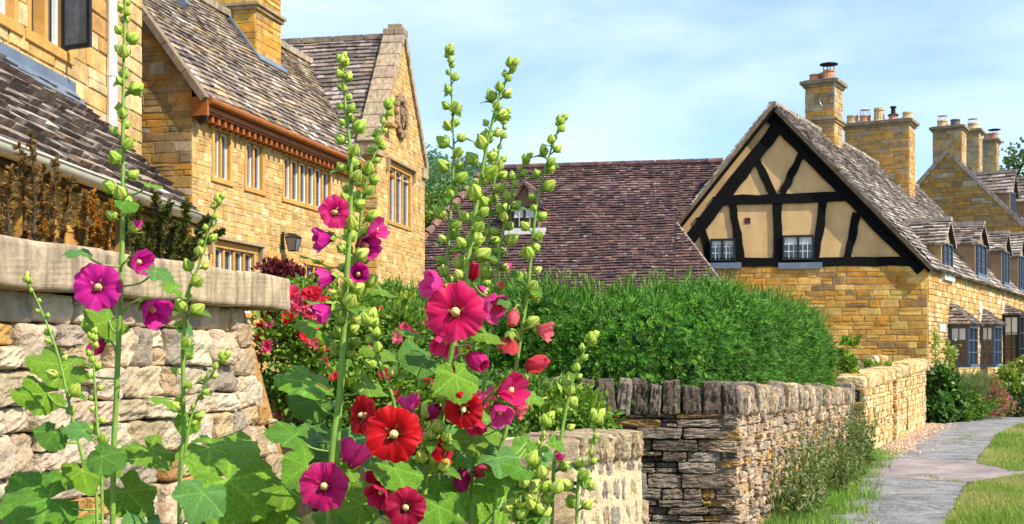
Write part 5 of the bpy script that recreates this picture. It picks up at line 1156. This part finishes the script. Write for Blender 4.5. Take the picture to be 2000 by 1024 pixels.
for (u, v, u0, lb) in ((1826, 640, 1832, 'tallest pale hollyhock spire against the cottage corner'), (1851, 662, 1846, 'pale hollyhock spire just left of the first bay window'), (1864, 676, 1852, 'short pale hollyhock spire before the first bay window')):
    hc = thing('hollyhock_spire', lb, 'plant', (*U(u0, 720, 28.7)[:2], 0), 'pale hollyhock spires by the cottage'); sm = MB(); lm = MB(); gr_ = U(u0, 760, 28.7); gr_.z = 0
    path = smooth_path([gr_, U((u+u0)/2-1, 710, 28.6), U(u, v, 28.6)], 8); tube(sm, path, .013, 5, (.26, .33, .06)); m = 110; f = rng.uniform(.45, 1, m); P = np.array([path[int(x*(len(path)-1))][:] for x in f])+rng.normal(size=(m, 3))*.05
    leaf_cloud(lm, P, unit(rng.normal(size=(m, 3))), rng.normal(size=(m, 3)), .09, .07, colmix([(.36, .44, .10), (.50, .50, .16), (.25, .36, .07)], m), .2)
    sm.build('stem', M['stem'], hc); lm.build('foliage', M['foliage'], hc)
bush('lavender_bush', 'grassy lavender bush below the first bay window', 'bush', [yb(1888, 768, 30, 24, 28), yb(1905, 770, 30.4, 30, 34)], 4200, .20, .02, [(.20, .27, .09), (.14, .20, .06), (.26, .27, .16)], base=0, up=3)
bush('border_shrub', 'low leafy green border plant by the footpath edge', 'plant', [yb(1890, 795, 29.4, 26, 24), yb(1870, 800, 28.9, 22, 22), yb(1912, 795, 29.8, 24, 22)], 3600, .09, .05, GREEN, flowers=([(.55, .05, .06), (.6, .1, .1)], 16, .07, 7), base=0)
bush('valerian_plant', 'pink and reddish flowering border plant between the bay windows', 'plant', [yb(1935, 775, 30.4, 28, 34), yb(1950, 795, 30.2, 24, 22), yb(1922, 765, 30.6, 18, 26)], 3200, .09, .035, [(.30, .22, .08), (.20, .24, .06), (.40, .20, .12)], flowers=([(.68, .10, .28), (.62, .2, .16), (.74, .16, .38)], 60, .09, 7), base=0)
bush('rose_shrub', 'tall climbing rose with cream blooms in front of the far bay windows', 'shrub', [yb(1962, 748, 31.4, 20, 24), yb(1985, 735, 31.8, 22, 28), yb(1975, 768, 31.4, 30, 34), yb(2010, 745, 32, 26, 50)], 5200, .11, .07, [(.20, .30, .04), (.13, .23, .03), (.28, .36, .06)], flowers=([(.78, .70, .42), (.80, .78, .66)], 26, .11, 9), base=0)
bush('blue_salvia', 'dark low border plant with bluish flowers at the right edge', 'plant', [yb(1990, 793, 31, 24, 20), yb(2012, 790, 31, 22, 24)], 2400, .09, .04, [(.05, .09, .04), (.08, .13, .05)], flowers=([(.16, .14, .34)], 24, .06, 6), base=0)
bush('ivy_bush', 'small light green climber at the rounded end of the hedge', 'plant', [yb(1660, 690, 20, 10, 26, .3), yb(1654, 725, 20, 12, 22, .3), yb(1664, 715, 20.2, 10, 20, .3)], 700, .11, .09, [(.20, .34, .03), (.28, .42, .05), (.12, .22, .03)], base=0)
bush('garden_plant', 'small green plant among the rockery stones', 'plant', [yb(1703, 723, 23.6, 12, 14, .2), yb(1738, 722, 23.6, 10, 10, .2)], 420, .10, .05, YGREEN, base=0)

# ------------------------------------------------------------------ hollyhocks
def palmate(R_, seed, lobes=5, deep=.12):
    r = np.random.default_rng(seed); N_ = 64; K = 7; th = np.linspace(-2.86, 2.86, N_); V = [(0, 0, 0)]; cols = []
    ph = r.uniform(0, 6.28, 4); base = np.array([(.11, .26, .022), (.155, .33, .028), (.09, .21, .024), (.19, .36, .03), (.12, .28, .06), (.17, .31, .02)][seed % 6])
    va = [0, 1.05, -1.05, 2.1, -2.1]
    rad = R_*(.80+.20*np.cos(th))*(1+deep*np.cos(th*6/1.05)*.75)*(1+.03*np.sin(th*31+ph[0]))*(1+.04*np.sin(th*3+ph[1]))
    cols.append(base*1.5)
    for k in range(1, K+1):
        q = k/K
        for i in range(N_):
            t = th[i]; rr = rad[i]*q; vd = min(abs(t-a) for a in va)*q; crease = -.06*math.exp(-(vd/.10)**2)*R_*q
            z = R_*(.10*math.sin(t*2.0+ph[2])*q*q+.075*math.sin(t*6+ph[3])*q**2.5-.17*q*q+.10*q)+crease*.7
            z += R_*q*(.035*math.sin(rr*11+ph[0]+t*2)*math.cos(t*5.3+ph[1])+.022*math.sin(t*13+q*9+ph[2])); V.append((rr*math.sin(t), rr*math.cos(t), z)); vein = math.exp(-(vd/.030)**2); cols.append(base*(1+.45*vein)+np.array([.012, .02, .004])*vein)
    F = [(0, 1+i+1, 1+i) for i in range(N_-1)]+[(1+(k-1)*N_+i, 1+(k-1)*N_+i+1, 1+k*N_+i+1, 1+k*N_+i) for k in range(1, K) for i in range(N_-1)]
    mb = MB(); byk = {}
    mb.add(V, F, np.array(cols)); return mb.mesh('leaf', M['leaf'], True)
LEAF = [palmate(1, 200+i, deep=.06+.03*(i % 4)) for i in range(6)]
def bract(seed):
    mb = MB(); r = np.random.default_rng(seed); n = 9; V = []; c = []
    for i in range(n):
        f = i/(n-1); wv = .30*math.sin(math.pi*min(1, f*.92+.08))**.8*(1+.12*math.sin(f*16)); z = .12*math.sin(f*2.6)-.22*f*f
        for k, x in enumerate((-1, -.5, 0, .5, 1)): V.append((x*wv, f, z+.10*abs(x)*wv*3)); c.append(np.array([.12, .26, .03])*(1.35 if k == 2 else 1))
    mb.add(V, [(i*5+k, i*5+k+1, (i+1)*5+k+1, (i+1)*5+k) for i in range(n-1) for k in range(4)], np.array(c)); return mb.mesh('leaf', M['leaf'], True)
BRACT = [bract(i) for i in range(3)]
def bud_mesh(seed, openness=0, pink=None):
    r = np.random.default_rng(seed); mb = MB(); N_ = 20; K = 11; V = []; c = []
    for k in range(K+1):
        q = k/K; prof = (math.sin(math.pi*(q**.62)*.985)**.75)*.40 if 0 < q < 1 else .02
        for i in range(N_):
            t = 2*math.pi*i/N_; rid = 1+.14*math.cos(5*t)*(q**.6); sp = prof*rid; V.append((sp*math.cos(t), sp*math.sin(t), q+.04*math.cos(5*t)*q*q*r.uniform(.8, 1.2)))
            edge = (math.cos(5*t+math.pi)*.5+.5)**3; base = np.array([(.50, .60, .10), (.44, .58, .085), (.54, .62, .13), (.40, .54, .07), (.48, .58, .10)][seed % 5])*(1-.20*edge)+np.array([.04, .04, .01])*math.cos(5*t)
            if pink is not None and q > .62: base = np.array(pink)*(.8+.3*(1-edge))
            c.append(base)
    F = [(k*N_+i, k*N_+(i+1) % N_, (k+1)*N_+(i+1) % N_, (k+1)*N_+i) for k in range(K) for i in range(N_)]; mb.add(V, F, np.array(c))
    for j in range(6):       # outer bracts
        a = 2*math.pi*(j+.3*r.random())/6; rad = np.array([math.cos(a), math.sin(a), 0]); tg = np.array([-math.sin(a), math.cos(a), 0]); P = []
        for f, w_, out, h in ((0, .10, .08, -.02), (.35, .17, .30, .12), (.7, .11, .45+.06*r.random(), .36), (1, .01, .47+.12*r.random(), .60)):
            for x in (-1, 0, 1): P.append(rad*(out-(.03 if x == 0 else 0))+tg*w_*x+np.array([0, 0, h]))
        mb.add(P, [(i*3+k, i*3+k+1, (i+1)*3+k+1, (i+1)*3+k) for i in range(3) for k in range(2)], np.array([.36, .50, .07])*r.uniform(.85, 1.15))
    tube(mb, [(0, 0, -.45), (.02, 0, -.2), (0, 0, .05)], [.06, .065, .10], 7, (.26, .38, .06)); return mb.mesh('bud', M['bud'], True)
BUDS = [bud_mesh(i) for i in range(5)]; BUDP = [bud_mesh(20, 0, (.72, .02, .26)), bud_mesh(21, 0, (.80, .10, .16))]
def put(me, name, root, mtx, label=None):
    o = bpy.data.objects.new(name, me); COL.objects.link(o); o.parent = root; o.matrix_local = Matrix.Translation(-WL[root.name]) @ mtx
    if label: o['label'] = label
    return o
def frame_mtx(p, zdir, scale, ydir=None, roll=0):
    z = Vector(zdir).normalized(); y = Vector(ydir) if ydir is not None else Vector((random.uniform(-1, 1), random.uniform(-1, 1), random.uniform(-1, 1)))
    y = (y-z*y.dot(z)).normalized(); x = y.cross(z); m = Matrix((x, y, z)).transposed().to_4x4()
    return Matrix.Translation(Vector(p)) @ m @ Matrix.Rotation(roll, 4, 'Z') @ Matrix.Diagonal((scale, scale, scale, 1))
def flower_mesh(kind, col, throat, seed, R_):
    r = np.random.default_rng(seed); mb = MB(); na, nr = 31, 13; col = np.array(col); throat = np.array(throat)
    for i in range(5):
        V = []; c = []; ph = r.uniform(0, 6.28, 4); tl = r.uniform(-.06, .06)
        for k in range(nr):
            q = k/(nr-1)
            for j in range(na):
                a = -1+2*j/(na-1)
                if kind == 'open':
                    ang = 2*math.pi*i/5+a*R(50)*(.25+.75*q**.5); rad = R_*(.05+.95*q)*(1-.055*abs(a)**3+.04*q*math.sin(a*5+ph[0])+.03*q*math.sin(a*12+ph[1])); h = R_*(.95*q**.5-.46*q*q)+R_*.040*a*q+R_*q*q*(.10*math.sin(a*3.3+ph[2])+.055*q*math.sin(a*8+ph[3])+.03*q*q*math.sin(a*15+ph[0]))+R_*.004*math.sin(a*27+ph[1])*q*(1.2-q)-R_*.09*q**3*(1-abs(a))*r.uniform(.6, 1.0)*.0
                elif kind == 'bell':
                    ang = 2*math.pi*i/5+a*R(52)*(.4+.6*q**.5); rad = R_*(.08+.60*q**.75)*(1-.06*abs(a)**3+.05*q*math.sin(a*5+ph[0])); h = R_*.016*math.sin(a*24+ph[3])*q+R_*(1.15*q-.12*q*q)+R_*.05*a*q+R_*q*q*.09*math.sin(a*6+ph[2])-R_*.10*abs(a)**2.5*q
                else:
                    ang = 2*math.pi*i/5+a*R(60)*(.6+.4*q)+q*1.0; rad = R_*(.10+.36*math.sin(math.pi*min(1, q*.72+.1))**.9)*(1+.10*a)*(1+.06*math.sin(a*4+ph[0])*q); h = R_*1.35*q*(1-.07*abs(a)**2)+R_*.04*math.sin(a*7+ph[1])*q
                V.append((rad*math.cos(ang), rad*math.sin(ang), h+tl*R_*q))
                f = max(0, 1-q/.50)**.9; vein = .95+.05*math.cos(a*27+ph[1]); cc = col*(1-f)+throat*f; cc = cc*vein; ed_ = .10*q**3; c.append(cc*(1-ed_)+np.array([.95, .35, .62])*ed_ if col[2] > .05 else cc*(1-ed_)+np.array([.95, .12, .12])*ed_)
        mb.add(V, [(k*na+j, k*na+j+1, (k+1)*na+j+1, (k+1)*na+j) for k in range(nr-1) for j in range(na-1)], np.array(c))
    return mb.mesh('flower', M['petal'], True)
def stamen_mesh(R_):
    R_ *= 1.25
    mb = MB(); tube(mb, [(0, 0, R_*z) for z in (.02, .15, .28, .42, .54, .6)], [R_*x for x in (.06, .07, .11, .12, .09, .02)], 10); 
    for k in range(40): a = k*2.4; z = .25+.32*k/40; stone3d(mb, Fr((0, 0, 0), (1, 0, 0), (0, 1, 0)), (R_*.12*math.cos(a)*(1-.5*k/40), R_*.12*math.sin(a)*(1-.5*k/40), R_*z), (R_*.055,)*3, (1, 1, 1), n=3, e=2, amp=0)
    return mb.mesh('stamen', M['stamen'], True)
def calyx_mesh(R_):
    mb = MB()
    for j in range(5):
        a = 2*math.pi*j/5; rad = np.array([math.cos(a), math.sin(a), 0]); tg = np.array([-math.sin(a), math.cos(a), 0]); P = []
        for f, w_, o_, h in ((0, .10, .03, -.16), (.3, .19, .18, -.06), (.65, .15, .34, .10), (1, .01, .46, .30)):
            for x in (-1, 0, 1): P.append((rad*(o_-(.02 if x else -.02))+tg*w_*x+np.array([0, 0, h]))*R_)
        mb.add(P, [(i*3+k, i*3+k+1, (i+1)*3+k+1, (i+1)*3+k) for i in range(3) for k in range(2)], (.27, .40, .06))
    tube(mb, [(0, 0, -R_*.30), (0, 0, -R_*.16), (0, 0, -R_*.02)], [R_*.05, R_*.09, R_*.10], 8, (.25, .37, .06)); return mb.mesh('calyx', M['bud'], True)
MAG = (.72, .012, .33); CRI = (.82, .008, .105); RED = (.76, .008, .016); DKR = (.44, .004, .05); COR = (.92, .20, .22); PNK = (.88, .06, .36); DMG = (.52, .004, .14)
class Holly:
    def __init__(s, label, px, Y, r0=.0058, Yb=None):
        s.Y = Y; P = [U(u, v, Y+((Yb or Y)-Y)*i/(len(px)-1)) for i, (u, v) in enumerate(px)]
        if P[-1].z > .05: b = P[-1].copy(); b.z = 0; b.x = b.x+(P[-1].x-P[-2].x)*.2; P.append(b)
        s.root = thing('hollyhock', label, 'hollyhock', (P[-1].x, P[-1].y, 0), 'hollyhocks in front of the garden wall')
        s.path = smooth_path(P, 12); n = len(s.path); mb = MB(); rr = [r0*(.30+.70*min(1, i/n*1.7)) for i in range(n)]
        tube(mb, s.path, rr, 10, np.array([.20, .33, .055])); mb.build('stem', M['stem'], s.root, smooth=True); s.rr = rr
    def near(s, p): return min(s.path, key=lambda q: (q-Vector(p)).length)
    def at_v(s, v):
        z = CAMZ+(HOR-v)/FPX*s.Y; return min(range(len(s.path)), key=lambda i: abs(s.path[i].z-z))
    def buds(s, v0, v1, big=36, small=15, gap=(13, 30), pinkfrom=1e9, leafy=.62):
        v = v0; k = random.randint(0, 9)
        while v < v1:
            f = (v-v0)/max(1, v1-v0); f2 = min(1, (v-v0)/190); i = s.at_v(v); p = s.path[i]; ax = (s.path[max(0, i-1)]-s.path[min(len(s.path)-1, i+1)]).normalized()
            a = k*2.4+random.uniform(-.5, .5); side = Vector((math.cos(a), math.sin(a), 0)); side = (side-ax*side.dot(ax)).normalized()
            sz = .84*(small*.8+(big-small*.8)*f2**.8)*random.uniform(.55, 1.15)/FPX*s.Y; dr = (side*(.35+.55*min(1, f2*1.6))+ax*(1.0-.45*f2)).normalized()
            b = p+side*s.rr[i]+dr*sz*.38; me = random.choice(BUDS) if v < pinkfrom or random.random() < .6 else random.choice(BUDP)
            put(me, 'bud', s.root, frame_mtx(b, dr+Vector((0, -.15, .1)), sz))
            if random.random() < leafy*.8 and f2 > .12:
                put(random.choice(BRACT), 'leaf', s.root, frame_mtx(p+side*s.rr[i], Vector((0, -.35, 1))-side*.2, sz*random.uniform(1.0, 2.0), side+Vector((0, 0, -.15))))
            k += 1; v += (gap[0]+(gap[1]-gap[0])*f2)*random.uniform(.42, .78)
        # crowded tip
        t = s.path[0]; ax = (s.path[0]-s.path[3]).normalized()
        for j in range(6):
            a = j*1.3; dr = (ax+Vector((math.cos(a), math.sin(a), 0))*.55).normalized(); put(BUDS[j % 5], 'bud', s.root, frame_mtx(t+dr*.004-ax*.003*j, dr, small*random.uniform(.7, 1.0)/FPX*s.Y))
    def flower(s, u, v, r, col, face, kind='open', throat=None, Y=None, label=None):
        Yf = Y or s.Y-.05; R_ = r/FPX*Yf*(1.0 if kind == 'open' else 1.15); fv = Vector(face).normalized(); c = U(u, v, Yf); throat = throat or tuple(x*.30 for x in col)
        b = c-fv*R_*(.30 if kind == 'open' else .62)
        o = bpy.data.objects.new('flower', flower_mesh(kind, col, throat, int(u*7+v), R_)); COL.objects.link(o); o.parent = s.root; o.matrix_local = Matrix.Translation(-WL[s.root.name]) @ frame_mtx(b, fv, 1)
        if label: o['label'] = label
        for nm, me in (('stamen', stamen_mesh(R_)), ('calyx', calyx_mesh(R_*(1 if kind != 'closed' else .8)))):
            if nm == 'stamen' and kind == 'closed': continue
            q = bpy.data.objects.new(nm, me); COL.objects.link(q); q.parent = o
        e = b-fv*R_*.28; i = min(range(len(s.path)), key=lambda k: (s.path[k]-e).length); i = min(len(s.path)-1, i+2); mb = MB(); tube(mb, smooth_path([s.path[i], s.path[i].lerp(e, .6)-fv*.008, e], 4), .0026, 6, (.22, .34, .06)); mb.build('pedicel', M['stem'], s.root, smooth=True)
    def leaf(s, u, v, r, tip, nrm=(.15, -.45, .85), Y=None, var=None):
        nrm = (nrm[0]+.28, nrm[1], nrm[2]); r *= .9
        Yl = Y or s.Y+random.uniform(-.12, .12); R_ = r/FPX*Yl; n_ = Vector(nrm).normalized(); t = Vector((tip[0], tip[2] if len(tip) > 2 else -.25, tip[1])); t = (t-n_*t.dot(n_)).normalized(); b = U(u, v, Yl)-t*R_*.35
        put(LEAF[var if var is not None else random.randint(0, 5)], 'leaf', s.root, frame_mtx(b, n_, R_, t))
        z = b.z-R_*.5; i = min(range(len(s.path)), key=lambda k: abs(s.path[k].z-z)+.25*(s.path[k]-b).length); q = s.path[i]; mb = MB(); tube(mb, smooth_path([q, q.lerp(b, .55)+Vector((0, 0, -.01)), b], 5), .0024, 6, (.20, .32, .055)); mb.build('petiole', M['stem'], s.root, smooth=True)
CAMV = (0, -1, .12)
# left group
A = Holly('tallest magenta hollyhock at the left, its spire leaving the top of the picture', [(247, -60), (243, 60), (240, 250), (240, 420), (236, 560), (228, 760), (220, 1030)], 2.75, .0062)
A.buds(-30, 470, 36, 26, (20, 34), 430)
A.flower(192, 562, 46, MAG, (.25, -1, .1), 'open', (.30, .0, .12)); A.flower(272, 512, 34, MAG, (.9, -.5, -.1), 'bell'); A.flower(299, 606, 42, MAG, (.75, -.45, -.5), 'bell'); A.flower(190, 676, 26, DMG, (-.4, -.6, -.5), 'closed')
for a in ((148, 494, 42, (-1, -.05), (-.1, -.3, 1)), (316, 538, 46, (1, -.25), (.15, -.35, .9)), (196, 632, 62, (-.6, -.5), (.2, -.6, .7)), (250, 402, 34, (.6, -.3)), (108, 712, 80, (-1, -.25), (.1, -.5, .8)), (195, 905, 52, (-.8, -.2), (.1, -.7, .7)), (300, 890, 70, (.5, -.7), (.1, -.5, .8)), (300, 362, 30, (1, -.2), (0, -.1, 1)), (262, 975, 70, (.7, -.5), (.1, -.8, .6))): A.leaf(*a)
B = Holly('slender budding hollyhock leaning left in front of the pale wall stones', [(52, 545), (78, 600), (112, 690), (140, 810), (172, 940), (190, 1040)], 2.6, .0036)
B.buds(560, 860, 32, 16, (26, 62)); 
for a in ((62, 985, 105, (-.7, -.3), (.0, -.75, .65)), (70, 770, 66, (-.9, -.4), (.1, -.6, .75)), (98, 855, 44, (-.4, -.8), (.2, -.8, .5)), (165, 935, 56, (.3, -.9), (.3, -.7, .6))): B.leaf(*a)
D_ = Holly('short thin hollyhock stalk between the two left spires', [(180, 655), (183, 720), (190, 830), (200, 1040)], 2.5, .0032)
D_.buds(660, 880, 30, 16, (20, 42)); D_.leaf(215, 900, 54, (.8, -.2), (.0, -.7, .7)); D_.leaf(150, 840, 40, (-1, -.1))
Cc = Holly('budding hollyhock with a bent tip crossing the capping stone', [(428, 390), (408, 450), (388, 520), (368, 570), (358, 680), (358, 850), (350, 1040)], 2.7, .0046)
Cc.buds(395, 860, 33, 17, (16, 40))
for a in ((440, 885, 110, (1, -.35), (-.15, -.45, .9)), (365, 830, 36, (-.2, -.8), (.1, -.9, .4)), (470, 960, 110, (.8, -.5), (.0, -.8, .55)), (360, 640, 30, (1, -.2)), (330, 560, 34, (-1, -.2)), (540, 1000, 80, (.9, -.4), (-.1, -.7, .7)), (390, 980, 70, (-.3, -.9), (.1, -.7, .7)), (310, 780, 40, (-.9, 0), (0, -.2, 1))): Cc.leaf(*a)
C2 = Holly('small side shoot of buds in front of the pale wall', [(436, 698), (405, 745), (378, 800), (362, 880), (352, 1040)], 2.66, .003)
C2.buds(700, 830, 30, 18, (18, 34))
# central group
E_ = Holly('tall magenta hollyhock with a straight spire before the stone house windows', [(668, 118), (674, 200), (684, 300), (684, 420), (676, 560), (664, 760), (642, 1040)], 2.65, .0066)
E_.buds(125, 700, 38, 20, (14, 30))
E_.flower(651, 416, 33, (.64, .006, .16), (.55, -.85, .05), 'open', (.20, .0, .05)); E_.flower(630, 467, 31, MAG, (-.9, -.35, -.2), 'bell'); E_.flower(636, 543, 29, MAG, (-.95, -.2, -.15), 'bell'); E_.flower(630, 608, 31, MAG, (-.8, -.3, -.6), 'bell')
Ff = Holly('second magenta hollyhock leaning right behind the straight spire', [(760, 205), (738, 280), (714, 360), (702, 460), (694, 560), (672, 700), (656, 1040)], 2.75, .0056)
Ff.buds(212, 720, 38, 19, (14, 26)); Ff.flower(735, 448, 30, PNK, (.9, -.3, .3), 'bell'); Ff.flower(716, 480, 32, MAG, (.6, -.7, -.2), 'bell'); Ff.flower(700, 535, 26, MAG, (.2, -.9, .1), 'bell'); Ff.flower(690, 890, 46, (.72, .03, .24), (.3, .2, .8), 'bell', Y=2.8); Ff.flower(634, 950, 48, (.62, .006, .15), (.0, -1, .12), 'open', (.28, .0, .07), Y=2.5)
for h_, a in ((E_, (590, 745, 82, (-1, -.15), (.1, -.35, .9))), (E_, (555, 848, 66, (-1, -.05), (.1, -.4, .9))), (Ff, (755, 572, 44, (1, -.1), (.1, -.3, 1))), (E_, (610, 590, 32, (-1, 0), (0, -.2, 1))), (Ff, (745, 690, 52, (1, -.2), (.2, -.4, .9))), (E_, (606, 505, 34, (-1, -.1), (0, .05, 1))), (E_, (600, 640, 48, (-.8, -.3))), (Ff, (720, 610, 30, (1, -.3))), (E_, (585, 920, 60, (-.7, -.6), (0, -.8, .5))), (Ff, (730, 760, 46, (.8, .1)))): h_.leaf(*a)
Bs = Holly('thick pale side branch of buds beside the red flowers', [(722, 628), (735, 690), (770, 790), (776, 900), (760, 1040)], 2.6, .0052)
Bs.buds(640, 760, 40, 26, (22, 34))
Gg = Holly('thin pale hollyhock spire, leftmost of the four against the sky', [(878, 98), (882, 180), (886, 300), (880, 420), (872, 540), (868, 700), (862, 1040)], 2.85, .0042)
Gg.buds(102, 600, 32, 17, (15, 30))
Hh = Holly('tall crimson hollyhock bearing the large pink flower, its tip bending right', [(1000, 128), (972, 200), (950, 290), (934, 380), (918, 480), (900, 600), (876, 720), (850, 880), (826, 1040)], 2.6, .0066)
Hh.buds(134, 560, 40, 22, (15, 30), 470)
Hh.flower(890, 610, 58, (.86, .010, .14), (-.06, -1, .06), 'open', (.30, .002, .02)); Hh.flower(848, 557, 36, PNK, (-.8, -.5, .2), 'bell'); Hh.flower(930, 704, 34, (.72, .012, .20), (.5, -.6, -.3), 'closed'); Hh.flower(872, 668, 40, (.78, .03, .20), (-.2, -.5, -.8), 'bell', Y=2.72); Hh.flower(770, 848, 55, RED, (-.03, -1, .05), 'open', (.12, .0, .005), Y=2.45); Hh.flower(713, 812, 38, (.50, .004, .014), (-.65, -.75, .15), 'open', (.12, .0, .0)); Hh.flower(800, 790, 30, PNK, (-.2, .2, .9), 'bell', Y=2.62); Hh.flower(842, 806, 26, DMG, (.4, -.3, .3), 'closed')
Hh.flower(855, 886, 34, (.80, .01, .04), (.6, -.2, .2), 'bell', Y=2.55); Hh.flower(792, 992, 40, DKR, (.15, -1, .15), 'open', (.03, .0, .004), Y=2.4); Hh.flower(744, 962, 36, (.62, .006, .07), (-.4, -.6, -.4), 'bell', Y=2.48); Hh.flower(735, 935, 26, (.62, .006, .05), (-.3, -.4, .6), 'bell', Y=2.5)
Ii = Holly('shorter hollyhock spire close behind the tall crimson one', [(986, 225), (974, 300), (962, 380), (950, 480), (938, 580), (920, 720), (896, 880), (880, 1040)], 2.8, .0048)
Ii.buds(230, 640, 34, 18, (15, 30)); Ii.flower(956, 598, 40, PNK, (.8, -.4, -.35), 'bell', Y=2.7); Ii.flower(905, 797, 38, (.70, .008, .022), (.05, -.9, -.35), 'open', (.10, .0, .0), Y=2.5)
Jj = Holly('hollyhock with coral red half open buds between the spires', [(1028, 310), (1006, 360), (986, 430), (972, 520), (958, 640), (940, 800), (918, 1040)], 2.75, .0046)
Jj.buds(315, 640, 34, 19, (15, 28), 520); Jj.flower(924, 532, 22, (.80, .012, .06), (.1, -.4, .8), 'closed', Y=2.62); Jj.flower(998, 762, 44, (.80, .02, .18), (.75, -.5, .15), 'bell', Y=2.6); Jj.flower(958, 782, 36, (.84, .10, .26), (-.2, -.2, .9), 'bell'); Jj.flower(976, 806, 34, PNK, (.4, -.5, -.6), 'bell', Y=2.58); Jj.flower(938, 920, 24, (.7, .08, .16), (.9, -.1, .2), 'closed'); Jj.flower(902, 935, 30, DMG, (.0, -.3, -.8), 'closed'); Jj.flower(930, 830, 28, (.74, .01, .10), (.1, -.3, -.8), 'bell')
Kk = Holly('rightmost coral hollyhock spire leaning right against the tiled roof', [(1096, 236), (1074, 300), (1052, 380), (1040, 470), (1030, 570), (1012, 690), (990, 830), (965, 1040)], 2.7, .0046)
Kk.buds(240, 640, 33, 18, (16, 34), 560); Kk.flower(1064, 646, 27, COR, (.9, -.3, -.25), 'bell'); Kk.flower(1003, 618, 22, COR, (-.2, -.3, -.9), 'closed'); Kk.flower(994, 668, 28, (.84, .10, .11), (-.1, .3, -.5), 'bell'); Kk.flower(1046, 712, 31, (.86, .09, .12), (.7, -.5, .3), 'closed'); Kk.flower(1016, 800, 22, COR, (.8, -.2, -.5), 'bell')
for h_, a in ((Hh, (894, 752, 62, (.2, -.7), (.2, -.9, .45))), (Ii, (948, 862, 76, (.75, -.5), (.05, -.6, .75))), (Hh, (960, 660, 46, (1, -.3), (.1, -.4, .9))), (Hh, (780, 930, 74, (.2, -.5), (.05, -.5, .85))), (Jj, (965, 825, 56, (1, -.15), (.0, -.4, .9))), (Jj, (990, 905, 66, (.9, -.3), (.1, -.5, .8))), (Ii, (850, 960, 60, (-.3, -.8), (.0, -.8, .5))), (Kk, (1040, 775, 40, (1, 0), (.2, -.3, .9))), (Jj, (930, 985, 74, (.5, -.7), (.1, -.7, .7))), (Hh, (820, 700, 50, (-1, -.1), (-.1, -.3, .9))), (Hh, (690, 990, 60, (-.8, -.3), (0, -.7, .7))), (Kk, (985, 590, 26, (-.7, -.3))), (Kk, (1010, 540, 24, (-1, -.2))), (Ii, (800, 650, 38, (-1, .1), (0, -.2, 1))), (Kk, (1000, 985, 70, (.8, -.5), (.1, -.6, .7))), (Hh, (860, 1010, 70, (.1, -.9), (0, -.8, .5)))): h_.leaf(*a)
Ll = Holly('low budding hollyhock in front of the mortared wall, tallest of the right hand three', [(1156, 660), (1130, 710), (1110, 780), (1094, 870), (1078, 1040)], 2.45, .0040)
Ll.buds(666, 1000, 34, 20, (20, 46), 900)
Mm = Holly('short budding hollyhock with a thick green tip before the mortared wall', [(1166, 818), (1154, 880), (1142, 950), (1126, 1045)], 2.4, .0032); Mm.buds(826, 1020, 34, 24, (18, 36))
Nn_ = Holly('small hollyhock shoot nearest the leafy base of the clump', [(1068, 822), (1054, 880), (1036, 960), (1020, 1045)], 2.42, .0034); Nn_.buds(828, 1020, 34, 20, (16, 28)); Nn_.leaf(1070, 890, 34, (.9, -.3)); Nn_.leaf(1010, 920, 44, (-.5, -.6)); Ll.leaf(1090, 870, 30, (1, -.3)); 
# low leafy growth of the clump
for h_, n, box in ((E_, 9, (540, 720, 860, 1090)), (Hh, 12, (700, 900, 880, 1090)), (Ii, 8, (840, 980, 820, 1090)), (Kk, 9, (930, 1060, 860, 1090)), (A, 5, (150, 330, 960, 1120)), (B, 3, (0, 150, 1000, 1120)), (Cc, 5, (380, 560, 960, 1120)), (Ff, 6, (560, 700, 700, 900)), (Gg, 7, (760, 960, 690, 900))):
    for _ in range(n): h_.leaf(random.uniform(box[0], box[1]), random.uniform(box[2], box[3]), random.uniform(34, 74), (random.uniform(-1, 1), random.uniform(-.7, .1)), (random.uniform(-.3, .5), random.uniform(-.7, -.2), .8), h_.Y+random.uniform(-.05, .45))
# seedling shoots in the middle of the clump
for h_, lst in ((Hh, ((875, 780), (845, 840), (880, 850), (835, 880), (868, 905))), (Nn_, ((1030, 930), (1060, 955), (1010, 960), (1045, 990), (1080, 985), (1000, 1000)))):
    sh = MB(); got = False
    for (u, v) in lst:
        tip = U(u, v-14, h_.Y-.05); q = min(h_.path, key=lambda p: (p-(tip-Z*.09)).length); path = smooth_path([q, q.lerp(tip, .6)+Vector((0, -.012, -.01)), tip], 6); tube(sh, path, [.0024-.0001*i for i in range(len(path))], 6, (.22, .34, .06))
        for k, f in enumerate((1.0, .82, .62, .45)):
            p = path[int(f*(len(path)-1))]; a = k*2.4+u; dr = Vector((math.cos(a)*.8, math.sin(a)*.8-.2, .8 if k else 1.6)).normalized(); sz = random.uniform(22, 32)/FPX*h_.Y; put(random.choice(BUDS), 'bud', h_.root, frame_mtx(p+dr*sz*.35, dr, sz))
            if k == 2: put(random.choice(BRACT), 'leaf', h_.root, frame_mtx(p, (0, -.4, 1), sz*1.7, (math.cos(a), -.3, -.1)))
    sh.build('shoot', M['stem'], h_.root, smooth=True)
